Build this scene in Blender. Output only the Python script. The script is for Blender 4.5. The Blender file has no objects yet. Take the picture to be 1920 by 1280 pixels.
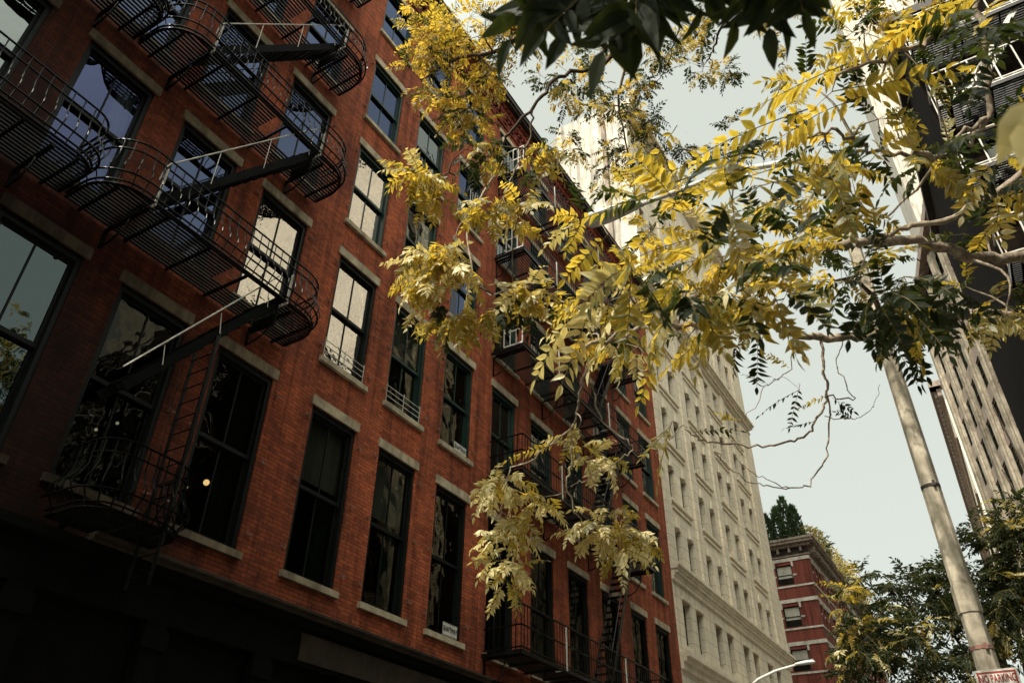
import bpy, math, random
from mathutils import Vector, Matrix
R = random.Random(7)
SC = bpy.context.scene
COL = SC.collection
rad = math.radians

# ------------------------------------------------------------------ camera frame
FPX, PITCH, HEAD, ROLL = 1467.23, rad(35.09199), rad(31.39515), rad(0.87611)
CAM = Vector((10, 0, 1.6))
FWD = Vector((-math.sin(HEAD)*math.cos(PITCH), math.cos(HEAD)*math.cos(PITCH), math.sin(PITCH)))
_rt = FWD.cross(Vector((0, 0, 1))).normalized(); _up = _rt.cross(FWD)
RT = _rt*math.cos(ROLL) + _up*math.sin(ROLL)
UP = _up*math.cos(ROLL) - _rt*math.sin(ROLL)
def at(px, py, dist):
    d = RT*((px-960)/FPX) - UP*((py-640)/FPX) + FWD
    return CAM + d.normalized()*dist

# ------------------------------------------------------------------ object helpers
def prop(o, label=None, cat=None, group=None, kind=None):
    if label: o['label'] = label
    if cat: o['category'] = cat
    if group: o['group'] = group
    if kind: o['kind'] = kind
    return o
def empty(name, loc=(0, 0, 0), label=None, cat=None, group=None, parent=None):
    o = bpy.data.objects.new(name, None); COL.objects.link(o)
    o.empty_display_size = .2; o.location = loc
    if parent: o.parent = parent
    return prop(o, label, cat, group)

class MB:
    def __init__(s): s.v = []; s.f = []; s.m = []; s.tone = None; s.sm = False
    def quad(s, a, b, c, d, mi=0):
        n = len(s.v); s.v += [tuple(a), tuple(b), tuple(c), tuple(d)]; s.f.append((n, n+1, n+2, n+3)); s.m.append(mi)
    def box(s, x0, x1, y0, y1, z0, z1, mi=0):
        n = len(s.v)
        s.v += [(x0,y0,z0),(x1,y0,z0),(x1,y1,z0),(x0,y1,z0),(x0,y0,z1),(x1,y0,z1),(x1,y1,z1),(x0,y1,z1)]
        for q in ((3,2,1,0),(4,5,6,7),(0,1,5,4),(1,2,6,5),(2,3,7,6),(3,0,4,7)):
            s.f.append(tuple(n+i for i in q)); s.m.append(mi)
    def obox(s, c, ax, ay, az, mi=0):
        c = Vector(c); n = len(s.v)
        for k in (-1, 1):
            for i, j in ((-1,-1),(1,-1),(1,1),(-1,1)):
                s.v.append(tuple(c + ax*i + ay*j + az*k))
        for q in ((3,2,1,0),(4,5,6,7),(0,1,5,4),(1,2,6,5),(2,3,7,6),(3,0,4,7)):
            s.f.append(tuple(n+i for i in q)); s.m.append(mi)
    def bar(s, a, b, w, h, ref=(0, 0, 1), mi=0):
        a, b = Vector(a), Vector(b); d = b-a
        if d.length < 1e-5: return
        t = d.normalized(); r = Vector(ref)
        if abs(t.dot(r)) > .98: r = Vector((1, 0, 0)) if abs(t.x) < .9 else Vector((0, 1, 0))
        u = t.cross(r).normalized(); w2 = t.cross(u)
        s.obox((a+b)/2, u*(w/2), w2*(h/2), t*(d.length/2), mi)
    def tube(s, pts, r, k=6, mi=0, cap=True):
        pts = [Vector(p) for p in pts]; n0 = len(s.v); N = len(pts)
        rr = r if isinstance(r, (list, tuple)) else [r]*N
        u = None
        for i, p in enumerate(pts):
            t = (pts[min(i+1, N-1)] - pts[max(i-1, 0)])
            t = t.normalized() if t.length > 1e-7 else Vector((0, 0, 1))
            if u is None:
                u = t.cross(Vector((0, 0, 1)))
                if u.length < .1: u = t.cross(Vector((1, 0, 0)))
            u = (u - t*u.dot(t)).normalized(); w = t.cross(u)
            for j in range(k):
                a = 2*math.pi*j/k
                s.v.append(tuple(p + (u*math.cos(a) + w*math.sin(a))*rr[i]))
        for i in range(N-1):
            for j in range(k):
                a = n0+i*k+j; b = n0+i*k+(j+1) % k
                s.f.append((a, b, b+k, a+k)); s.m.append(mi)
        if cap:
            s.f.append(tuple(n0+j for j in reversed(range(k)))); s.m.append(mi)
            s.f.append(tuple(n0+(N-1)*k+j for j in range(k))); s.m.append(mi)
    def build(s, name, mats, parent=None, smooth=False, loc=None):
        me = bpy.data.meshes.new(name); me.from_pydata(s.v, [], s.f)
        if not isinstance(mats, (list, tuple)): mats = [mats]
        for m in mats: me.materials.append(m)
        if len(mats) > 1: me.polygons.foreach_set('material_index', s.m)
        if s.tone is not None:
            at_ = me.attributes.new('tone', 'FLOAT', 'POINT'); at_.data.foreach_set('value', s.tone)
        if smooth: me.polygons.foreach_set('use_smooth', [True]*len(me.polygons))
        me.update()
        o = bpy.data.objects.new(name, me); COL.objects.link(o)
        if parent: o.parent = parent
        if loc: o.location = loc
        return o

# ------------------------------------------------------------------ materials
def mat(name):
    m = bpy.data.materials.new(name); m.use_nodes = True
    nt = m.node_tree; nt.nodes.clear()
    out = nt.nodes.new('ShaderNodeOutputMaterial')
    return m, nt, out
def N(nt, t, **kw):
    n = nt.nodes.new(t)
    for k, v in kw.items():
        if k in n.inputs: n.inputs[k].default_value = v
        else: setattr(n, k, v)
    return n
def L(nt, a, b): nt.links.new(a, b)
def ramp(nt, fac, stops):
    r = nt.nodes.new('ShaderNodeValToRGB'); e = r.color_ramp.elements
    while len(e) > 1: e.remove(e[-1])
    e[0].position = stops[0][0]; e[0].color = (*stops[0][1], 1)
    for p, c in stops[1:]:
        x = e.new(p); x.color = (*c, 1)
    L(nt, fac, r.inputs[0]); return r.outputs[0]
def mixc(nt, fac, a, b, mode='MIX'):
    m = nt.nodes.new('ShaderNodeMix'); m.data_type = 'RGBA'; m.blend_type = mode
    for i, v in ((0, fac), (6, a), (7, b)):
        if hasattr(v, 'is_output'): L(nt, v, m.inputs[i])
        else: m.inputs[i].default_value = v if i == 0 else (*v, 1)
    return m.outputs[2]
def wallvec(nt, axis):
    tc = N(nt, 'ShaderNodeTexCoord'); sp = N(nt, 'ShaderNodeSeparateXYZ'); cb = N(nt, 'ShaderNodeCombineXYZ')
    L(nt, tc.outputs['Object'], sp.inputs[0])
    if axis == 'xy':
        ad = N(nt, 'ShaderNodeMath', operation='ADD'); L(nt, sp.outputs[0], ad.inputs[0]); L(nt, sp.outputs[1], ad.inputs[1])
        L(nt, ad.outputs[0], cb.inputs[0])
    else: L(nt, sp.outputs[{'x': 0, 'y': 1}[axis]], cb.inputs[0])
    L(nt, sp.outputs[2], cb.inputs[1])
    return cb.outputs[0], tc.outputs['Object'], sp
def shade_tint(nt, c, sp, n1):
    # shade put into the colour: darkest low at the near end, gone further along
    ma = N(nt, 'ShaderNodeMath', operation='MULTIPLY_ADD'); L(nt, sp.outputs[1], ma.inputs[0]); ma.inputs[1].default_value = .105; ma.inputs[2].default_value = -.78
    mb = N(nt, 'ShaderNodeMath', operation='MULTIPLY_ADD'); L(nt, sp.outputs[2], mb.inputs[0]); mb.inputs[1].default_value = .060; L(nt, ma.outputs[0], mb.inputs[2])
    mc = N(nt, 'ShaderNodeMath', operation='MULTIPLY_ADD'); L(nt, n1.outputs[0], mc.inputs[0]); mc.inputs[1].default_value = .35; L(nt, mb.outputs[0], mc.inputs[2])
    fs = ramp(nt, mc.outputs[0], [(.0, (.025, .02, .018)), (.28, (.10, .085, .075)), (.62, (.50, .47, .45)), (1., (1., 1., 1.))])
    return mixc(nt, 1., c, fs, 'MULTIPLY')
def brick_mat(name, c1, c2, mortar, bw=.215, rh=.074, ms=.009, axis='xy', paint=0., bump=.5, grime=.55, rough=.85, blotch=None, low_shade=False, spec=.25, fine=.8, run=.7):
    m, nt, out = mat(name)
    v, obj, sp = wallvec(nt, axis)
    b = N(nt, 'ShaderNodeTexBrick', Scale=1.0)
    b.inputs['Brick Width'].default_value = bw; b.inputs['Row Height'].default_value = rh
    b.inputs['Mortar Size'].default_value = ms; b.inputs['Mortar Smooth'].default_value = .3
    b.inputs['Bias'].default_value = -.1
    b.inputs['Color1'].default_value = (*c1, 1); b.inputs['Color2'].default_value = (*c2, 1); b.inputs['Mortar'].default_value = (*mortar, 1)
    wob = N(nt, 'ShaderNodeTexNoise', Scale=7.0, Detail=2.0); L(nt, obj, wob.inputs['Vector'])
    wa = N(nt, 'ShaderNodeVectorMath', operation='MULTIPLY_ADD')
    L(nt, wob.outputs['Color'], wa.inputs[0]); wa.inputs[1].default_value = (.02, .012, 0); L(nt, v, wa.inputs[2])
    L(nt, wa.outputs[0], b.inputs['Vector'])
    n1 = N(nt, 'ShaderNodeTexNoise', Scale=.55, Detail=6.0, Roughness=.65); L(nt, obj, n1.inputs['Vector'])
    n2 = N(nt, 'ShaderNodeTexNoise', Scale=14.0, Detail=4.0, Roughness=.7); L(nt, obj, n2.inputs['Vector'])
    # vertical streaks of grime
    st = N(nt, 'ShaderNodeMapping'); L(nt, obj, st.inputs['Vector']); st.inputs['Scale'].default_value = (2.6, 2.6, .22)
    n3 = N(nt, 'ShaderNodeTexNoise', Scale=1.3, Detail=5.0, Roughness=.6); L(nt, st.outputs[0], n3.inputs['Vector'])
    avg = tuple((a+q)/2 for a, q in zip(c1, c2))
    c = b.outputs['Color']
    if paint: c = mixc(nt, paint, c, avg)
    f1 = ramp(nt, n1.outputs[0], [(.3, (1-grime,)*3), (.5, (.95,)*3), (.72, (1.22, 1.16, 1.1))])
    c = mixc(nt, 1., c, f1, 'MULTIPLY')
    f2 = ramp(nt, n2.outputs[0], [(.28, (.62, .6, .58)), (.5, (1,)*3), (.75, (1.22, 1.2, 1.18))])
    c = mixc(nt, fine, c, f2, 'MULTIPLY')
    f3 = ramp(nt, n3.outputs[0], [(.36, (.28, .25, .23)), (.54, (1,)*3), (.75, (1.12, 1.08, 1.05))])
    c = mixc(nt, run, c, f3, 'MULTIPLY')
    if blotch:
        f4 = N(nt, 'ShaderNodeTexNoise', Scale=2.1, Detail=7.0, Roughness=.75); L(nt, obj, f4.inputs['Vector'])
        fr = ramp(nt, f4.outputs[0], [(.62, (0,)*3), (.72, (.7,)*3)])
        c = mixc(nt, fr, c, blotch)
    if low_shade: c = shade_tint(nt, c, sp, n1)
    p = N(nt, 'ShaderNodeBsdfPrincipled', Roughness=rough); L(nt, c, p.inputs['Base Color'])
    p.inputs['Specular IOR Level'].default_value = spec
    inv = N(nt, 'ShaderNodeMath', operation='MULTIPLY_ADD'); L(nt, b.outputs['Fac'], inv.inputs[0])
    inv.inputs[1].default_value = -1.0*(1-paint*.5); L(nt, n2.outputs[0], inv.inputs[2])
    bp = N(nt, 'ShaderNodeBump', Strength=bump, Distance=.012); L(nt, inv.outputs[0], bp.inputs['Height'])
    L(nt, bp.outputs[0], p.inputs['Normal']); L(nt, p.outputs[0], out.inputs[0])
    return m
def rough_mat(name, c1, c2, scale=6., rough=.8, bump=.3, metal=0., spec=.3, streak=.4, low_shade=False):
    m, nt, out = mat(name)
    tc = N(nt, 'ShaderNodeTexCoord')
    n = N(nt, 'ShaderNodeTexNoise', Scale=scale, Detail=7.0, Roughness=.65); L(nt, tc.outputs['Object'], n.inputs['Vector'])
    c = ramp(nt, n.outputs[0], [(.32, c1), (.68, c2)])
    mp = N(nt, 'ShaderNodeMapping'); mp.inputs['Scale'].default_value = (1.5, 1.5, .25); L(nt, tc.outputs['Object'], mp.inputs[0])
    n2 = N(nt, 'ShaderNodeTexNoise', Scale=scale*.35, Detail=6.0, Roughness=.7); L(nt, mp.outputs[0], n2.inputs['Vector'])
    f = ramp(nt, n2.outputs[0], [(.36, (1-streak,)*3), (.55, (1.,)*3), (.75, (1.1,)*3)])
    c = mixc(nt, 1., c, f, 'MULTIPLY')
    if low_shade:
        sp = N(nt, 'ShaderNodeSeparateXYZ'); L(nt, tc.outputs['Object'], sp.inputs[0]); c = shade_tint(nt, c, sp, n2)
    p = N(nt, 'ShaderNodeBsdfPrincipled', Roughness=rough, Metallic=metal); L(nt, c, p.inputs['Base Color'])
    p.inputs['Specular IOR Level'].default_value = spec
    if bump:
        bp = N(nt, 'ShaderNodeBump', Strength=bump, Distance=.02); L(nt, n.outputs[0], bp.inputs['Height']); L(nt, bp.outputs[0], p.inputs['Normal'])
    L(nt, p.outputs[0], out.inputs[0]); return m
def glass_mat(name, tint, gloss, trans=(.5, .55, .5), ripple=.12, scale=1.6, rough=0.):
    m, nt, out = mat(name)
    tc = N(nt, 'ShaderNodeTexCoord')
    n = N(nt, 'ShaderNodeTexNoise', Scale=scale, Detail=2.5, Roughness=.5); L(nt, tc.outputs['Object'], n.inputs['Vector'])
    bp = N(nt, 'ShaderNodeBump', Strength=ripple, Distance=.05); L(nt, n.outputs[0], bp.inputs['Height'])
    g = N(nt, 'ShaderNodeBsdfGlossy', Roughness=rough); g.inputs['Color'].default_value = (*tint, 1); L(nt, bp.outputs[0], g.inputs['Normal'])
    t = N(nt, 'ShaderNodeBsdfTransparent'); t.inputs['Color'].default_value = (*trans, 1)
    mx = N(nt, 'ShaderNodeMixShader'); mx.inputs[0].default_value = gloss
    L(nt, t.outputs[0], mx.inputs[1]); L(nt, g.outputs[0], mx.inputs[2]); L(nt, mx.outputs[0], out.inputs[0]); return m
def emit_mat(name, c, s):
    m, nt, out = mat(name); e = N(nt, 'ShaderNodeEmission', Strength=s); e.inputs[0].default_value = (*c, 1); L(nt, e.outputs[0], out.inputs[0]); return m
def leaf_mat(name, dif, dif2, tr, tr2, rough=.46, spec=.4):
    m, nt, out = mat(name)
    a = N(nt, 'ShaderNodeAttribute', attribute_name='tone')
    tc = N(nt, 'ShaderNodeTexCoord')
    n = N(nt, 'ShaderNodeTexNoise', Scale=16., Detail=4.); L(nt, tc.outputs['Object'], n.inputs['Vector'])
    mm = N(nt, 'ShaderNodeMath', operation='MULTIPLY_ADD'); L(nt, n.outputs[0], mm.inputs[0]); mm.inputs[1].default_value = .5; L(nt, a.outputs['Fac'], mm.inputs[2])
    m2 = N(nt, 'ShaderNodeMath', operation='SUBTRACT', use_clamp=True); L(nt, mm.outputs[0], m2.inputs[0]); m2.inputs[1].default_value = .25
    cd = mixc(nt, m2.outputs[0], dif, dif2); ct = mixc(nt, m2.outputs[0], tr, tr2)
    p = N(nt, 'ShaderNodeBsdfPrincipled', Roughness=rough); L(nt, cd, p.inputs['Base Color']); p.inputs['Specular IOR Level'].default_value = spec
    bp = N(nt, 'ShaderNodeBump', Strength=.25, Distance=.004)
    n5 = N(nt, 'ShaderNodeTexNoise', Scale=60., Detail=3.); L(nt, tc.outputs['Object'], n5.inputs['Vector']); L(nt, n5.outputs[0], bp.inputs['Height']); L(nt, bp.outputs[0], p.inputs['Normal'])
    t = N(nt, 'ShaderNodeBsdfTranslucent'); L(nt, ct, t.inputs[0])
    ad = N(nt, 'ShaderNodeAddShader'); L(nt, p.outputs[0], ad.inputs[0]); L(nt, t.outputs[0], ad.inputs[1]); L(nt, ad.outputs[0], out.inputs[0])
    return m

M = {}
M['brickA'] = brick_mat('painted_red_brick', (.53, .126, .045), (.26, .056, .026), (.17, .064, .036), paint=.08, bump=.7, grime=.5, blotch=(.30, .090, .040), low_shade=True)
M['brickB'] = brick_mat('dark_red_brick', (.47, .110, .042), (.24, .050, .024), (.15, .060, .034), paint=.08, bump=.7, grime=.5, blotch=(.15, .045, .03))
M['brickC'] = brick_mat('far_red_brick', (.215, .055, .038), (.17, .044, .031), (.17, .055, .04), paint=.5, bump=.3, grime=.25)
M['brickN'] = brick_mat('near_black_brick', (.014, .009, .006), (.009, .006, .004), (.012, .009, .007), spec=.04, bump=.5, grime=.5)  # almost black brick all over
M['lime'] = brick_mat('pale_limestone_ashlar', (.84, .74, .58), (.78, .68, .53), (.42, .33, .22), bw=1.5, rh=.47, ms=.014, paint=.15, bump=.4, grime=.08, fine=.35, run=.25)
M['limeplain'] = rough_mat('pale_limestone', (.72, .62, .47), (.84, .74, .58), 3., .85, .2, streak=.15)
M['whitewall'] = brick_mat('white_painted_brick', (.56, .515, .44), (.50, .46, .39), (.38, .345, .29), bw=1.6, rh=.5, ms=.02, paint=.55, bump=.25, grime=.1)
M['stone'] = rough_mat('weathered_lintel_stone', (.36, .29, .19), (.58, .485, .335), 5., .85, .35, streak=.45, low_shade=True)
M['blackpaint'] = rough_mat('black_green_paint', (.004, .006, .005), (.009, .012, .010), 9., .5, .1, spec=.2)
M['glass_thin'] = glass_mat('old_glass_sky_tint_clear', (.125, .145, .27), .62, trans=(.85, .9, .9), ripple=.05)  # clearer pane, the sky's reflected blue put into its tint
M['glass_dim'] = glass_mat('old_glass_dim', (.05, .05, .042), .5, ripple=.3)
M['glass_tree'] = glass_mat('old_glass_with_tree', (.10, .125, .125), .9, ripple=.3, scale=.9)
M['greenpaint'] = rough_mat('dark_green_paint', (.006, .024, .018), (.010, .038, .028), 9., .4, .1, spec=.4)
M['iron'] = rough_mat('black_painted_iron', (.003, .003, .003), (.007, .007, .006), 12., .26, .1, spec=.24, streak=.2)
M['paleiron'] = rough_mat('sunlit_pale_iron', (.45, .42, .36), (.62, .58, .5), 12., .5, .1, spec=.5)  # sun on the black rails and posts put into a pale colour
M['hookiron'] = rough_mat('rusty_iron', (.16, .07, .05), (.30, .16, .12), 20., .7, .2)
M['store'] = rough_mat('black_cast_iron_storefront', (.0025, .0025, .0022), (.005, .0048, .004), 4., .7, .1, spec=.06)
M['ironmatte'] = rough_mat('matt_black_iron', (.002, .002, .002), (.005, .005, .004), 12., .7, .1, spec=.06)
M['rust'] = rough_mat('old_storefront_cornice', (.02, .014, .009), (.05, .035, .02), 4., .7, .3)
M['glass_sky'] = glass_mat('old_glass_sky_tint', (.105, .13, .215), .92, ripple=.025)  # blue of the reflected sky put into the glass tint
M['glass_pale'] = glass_mat('old_glass_pale', (.50, .475, .44), .96, ripple=.10, scale=5.)
M['glass_grey'] = glass_mat('old_glass_grey', (.30, .32, .31), .8, ripple=.14)
M['glass_dark'] = glass_mat('old_glass_dark', (.14, .135, .11), .5, ripple=.35, scale=1.2)
M['glass_far'] = glass_mat('dark_window_glass', (.16, .165, .15), .3, trans=(.08, .08, .075), ripple=.05)
M['blind'] = rough_mat('pale_window_blind', (.36, .34, .29), (.46, .43, .37), 3., .9, .1)
M['curtain'] = rough_mat('pale_blue_curtain', (.55, .62, .66), (.72, .78, .8), 5., .9, .2)
M['drape'] = rough_mat('dark_green_drape', (.012, .05, .022), (.03, .085, .035), 4., .9, .2)
M['roof'] = rough_mat('tar_roof', (.03, .03, .03), (.06, .055, .05), 3., .9, .2)
M['cornice'] = brick_mat('cornice_brick', (.34, .075, .042), (.26, .055, .035), (.16, .06, .045), bump=.5, grime=.4)
M['darkmetal'] = rough_mat('dark_tin_cornice', (.02, .015, .012), (.045, .03, .024), 5., .6, .2)
M['brownstone'] = rough_mat('brown_cornice_stone', (.20, .15, .12), (.32, .25, .2), 5., .8, .2)
M['band'] = rough_mat('pale_band_stone', (.48, .44, .38), (.62, .57, .5), 4., .85, .15)
M['bark'] = rough_mat('pale_branch_bark', (.20, .145, .10), (.52, .42, .31), 25., .85, .5, streak=.5)
M['barkdark'] = rough_mat('dark_branch_bark', (.05, .035, .024), (.12, .085, .06), 25., .9, .5, streak=.5)
M['pole'] = rough_mat('weathered_pole', (.25, .21, .15), (.58, .505, .385), 5., .8, .5, streak=.6)
M['lampwhite'] = rough_mat('pale_lamp_paint', (.6, .58, .53), (.74, .72, .66), 6., .45, .05, streak=.1)
M['leaf'] = leaf_mat('yellow_green_leaf', (.04, .052, .014), (.15, .12, .036), (.26, .19, .018), (.64, .42, .045))
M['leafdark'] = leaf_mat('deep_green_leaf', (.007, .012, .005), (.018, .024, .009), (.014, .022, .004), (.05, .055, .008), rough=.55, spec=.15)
M['leafpale'] = leaf_mat('pale_sunlit_leaf', (.32, .28, .13), (.56, .49, .28), (.24, .19, .05), (.36, .28, .10), rough=.42)  # pale leaves, with sun highlights put into the colour
M['leafmid'] = leaf_mat('olive_leaf', (.030, .042, .012), (.075, .075, .016), (.09, .082, .006), (.24, .18, .008))
M['hedge'] = leaf_mat('conifer_leaf', (.012, .024, .011), (.030, .048, .018), (.01, .02, .005), (.03, .045, .008))
M['hedgepale'] = leaf_mat('pale_rooftop_leaf', (.16, .14, .05), (.30, .25, .10), (.16, .12, .02), (.24, .18, .04))
M['pierstone'] = rough_mat('mottled_pier_stone', (.17, .135, .095), (.46, .395, .30), 1.1, .85, .2, streak=.5)  # pale stone with broad dark patches
M['asphalt'] = rough_mat('asphalt', (.035, .035, .034), (.07, .068, .064), 30., .9, .3)
M['concrete'] = rough_mat('sidewalk_concrete', (.26, .25, .22), (.36, .34, .30), 3., .9, .2)
M['earth'] = rough_mat('ground_earth', (.06, .055, .05), (.1, .095, .085), 2., .9, .2)
M['signwhite'] = rough_mat('sign_white', (.60, .57, .50), (.70, .67, .6), 8., .5, .05, streak=.2)
M['signred'] = rough_mat('sign_red', (.30, .03, .022), (.36, .04, .03), 8., .5, 0)
M['signblack'] = rough_mat('sign_dark', (.025, .02, .02), (.05, .04, .04), 8., .6, 0)
M['bulb'] = emit_mat('warm_bulb', (1., .60, .26), 3.2)
M['bulbdim'] = emit_mat('warm_bulb_dim', (1., .82, .58), .75)
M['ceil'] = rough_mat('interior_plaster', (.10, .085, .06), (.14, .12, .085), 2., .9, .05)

# ------------------------------------------------------------------ world and sun
SUN = Vector((-.030, -.70, .71)).normalized()
SUN_EL = math.asin(SUN.z); SUN_AZ = math.atan2(SUN.x, SUN.y)
w = bpy.data.worlds.new('World'); SC.world = w; w.use_nodes = True
nt = w.node_tree; nt.nodes.clear()
wo = nt.nodes.new('ShaderNodeOutputWorld'); bg = nt.nodes.new('ShaderNodeBackground')
sky = nt.nodes.new('ShaderNodeTexSky'); sky.sky_type = 'NISHITA'; sky.sun_disc = False
sky.sun_elevation = SUN_EL; sky.sun_rotation = SUN_AZ
sky.air_density = 1.0; sky.dust_density = 3.0; sky.ozone_density = 1.0
mx = nt.nodes.new('ShaderNodeMix'); mx.data_type = 'RGBA'; mx.blend_type = 'MULTIPLY'; mx.inputs[0].default_value = 1
nt.links.new(sky.outputs[0], mx.inputs[6]); mx.inputs[7].default_value = (1.0, .90, .74, 1)
hz = nt.nodes.new('ShaderNodeMix'); hz.data_type = 'RGBA'; hz.inputs[0].default_value = .72   # thin white summer haze over the blue
nt.links.new(mx.outputs[2], hz.inputs[6]); 
# the haze is brighter all round the sun than away from it
tcw = nt.nodes.new('ShaderNodeTexCoord'); dt = nt.nodes.new('ShaderNodeVectorMath'); dt.operation = 'DOT_PRODUCT'
nt.links.new(tcw.outputs['Generated'], dt.inputs[0]); dt.inputs[1].default_value = SUN
mr = nt.nodes.new('ShaderNodeMapRange'); mr.inputs[1].default_value = .25; mr.inputs[2].default_value = 1.; mr.inputs[3].default_value = 1.; mr.inputs[4].default_value = 4.5
nt.links.new(dt.outputs['Value'], mr.inputs[0])
hm = nt.nodes.new('ShaderNodeVectorMath'); hm.operation = 'SCALE'; hm.inputs[0].default_value = (6.15, 6.45, 5.6)
nt.links.new(mr.outputs[0], hm.inputs['Scale']); nt.links.new(hm.outputs[0], hz.inputs[7])
nt.links.new(hz.outputs[2], bg.inputs[0]); bg.inputs[1].default_value = .15
nt.links.new(bg.outputs[0], wo.inputs[0])
sl = bpy.data.lights.new('sun', 'SUN'); sl.energy = 5.0; sl.angle = rad(.53); sl.color = (1., .94, .82)
so = bpy.data.objects.new('sun', sl); COL.objects.link(so)
so.rotation_euler = SUN.to_track_quat('Z', 'Y').to_euler()

cam = bpy.data.cameras.new('camera'); co = bpy.data.objects.new('camera', cam); COL.objects.link(co)
cam.sensor_width = 36; cam.lens = FPX/1920*36; cam.clip_start = .05; cam.clip_end = 3000
co.matrix_world = Matrix(((RT.x, UP.x, -FWD.x, CAM.x), (RT.y, UP.y, -FWD.y, CAM.y), (RT.z, UP.z, -FWD.z, CAM.z), (0, 0, 0, 1)))
cam.dof.use_dof = True; cam.dof.focus_distance = 9.; cam.dof.aperture_fstop = 6.3
SC.camera = co
SC.view_settings.view_transform = 'Standard'; SC.view_settings.look = 'None'; SC.view_settings.exposure = 0; SC.view_settings.gamma = 1
SC.cycles.max_bounces = 10; SC.cycles.transparent_max_bounces = 16; SC.cycles.use_denoising = True
SC.cycles.sample_clamp_indirect = 8

# ------------------------------------------------------------------ ground
def sheet(name, x0, x1, y0, y1, z, m):
    b = MB(); b.quad((x0,y0,z),(x1,y0,z),(x1,y1,z),(x0,y1,z)); return prop(b.build(name, m), kind='structure')
sheet('ground', -700, 700, -700, 900, 0, M['earth'])
sheet('road', 3.4, 9.2, -120, 500, .006, M['asphalt'])
for n_, x0, x1 in (('pavement', 0.02, 3.2), ('pavement', 9.4, 11.68)):
    b = MB(); b.box(x0, x1, -120, 200, 0.002, .13); prop(b.build(n_, M['concrete']), kind='structure')
for x0, x1 in ((3.204, 3.4), (9.2, 9.396)):
    b = MB(); b.box(x0, x1, -120, 200, 0.002, .145); prop(b.build('kerb', M['stone']), kind='structure')

# ------------------------------------------------------------------ wall with openings (in the plane x = X, outward +x)
def wall_open(b, X, y0, y1, z0, z1, holes, depth, mi=0):
    ys = sorted({y0, y1, *[h[0] for h in holes], *[h[1] for h in holes]}); zs = sorted({z0, z1, *[h[2] for h in holes], *[h[3] for h in holes]})
    for i in range(len(ys)-1):
        k = 0
        while k < len(zs)-1:
            yc = (ys[i]+ys[i+1])/2; zc = (zs[k]+zs[k+1])/2
            if not any(h[0] < yc < h[1] and h[2] < zc < h[3] for h in holes):
                b.quad((X,ys[i],zs[k]),(X,ys[i+1],zs[k]),(X,ys[i+1],zs[k+1]),(X,ys[i],zs[k+1]), mi)
            k += 1
    for a, c, d, e in holes:
        xb = X-depth
        b.quad((X,a,d),(X,a,e),(xb,a,e),(xb,a,d), mi); b.quad((X,c,e),(X,c,d),(xb,c,d),(xb,c,e), mi)
        b.quad((X,a,e),(X,c,e),(xb,c,e),(xb,a,e), mi); b.quad((X,c,d),(X,a,d),(xb,a,d),(xb,c,d), mi)
def body(b, X, xb, y0, y1, z1, mi=0, z0=0., roof=1):
    b.quad((X,y0,z0),(X,y0,z1),(xb,y0,z1),(xb,y0,z0), mi); b.quad((X,y1,z1),(X,y1,z0),(xb,y1,z0),(xb,y1,z1), mi)
    b.quad((xb,y0,z0),(xb,y0,z1),(xb,y1,z1),(xb,y1,z0), mi); b.quad((X,y0,z1),(X,y1,z1),(xb,y1,z1),(xb,y0,z1), roof)

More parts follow.
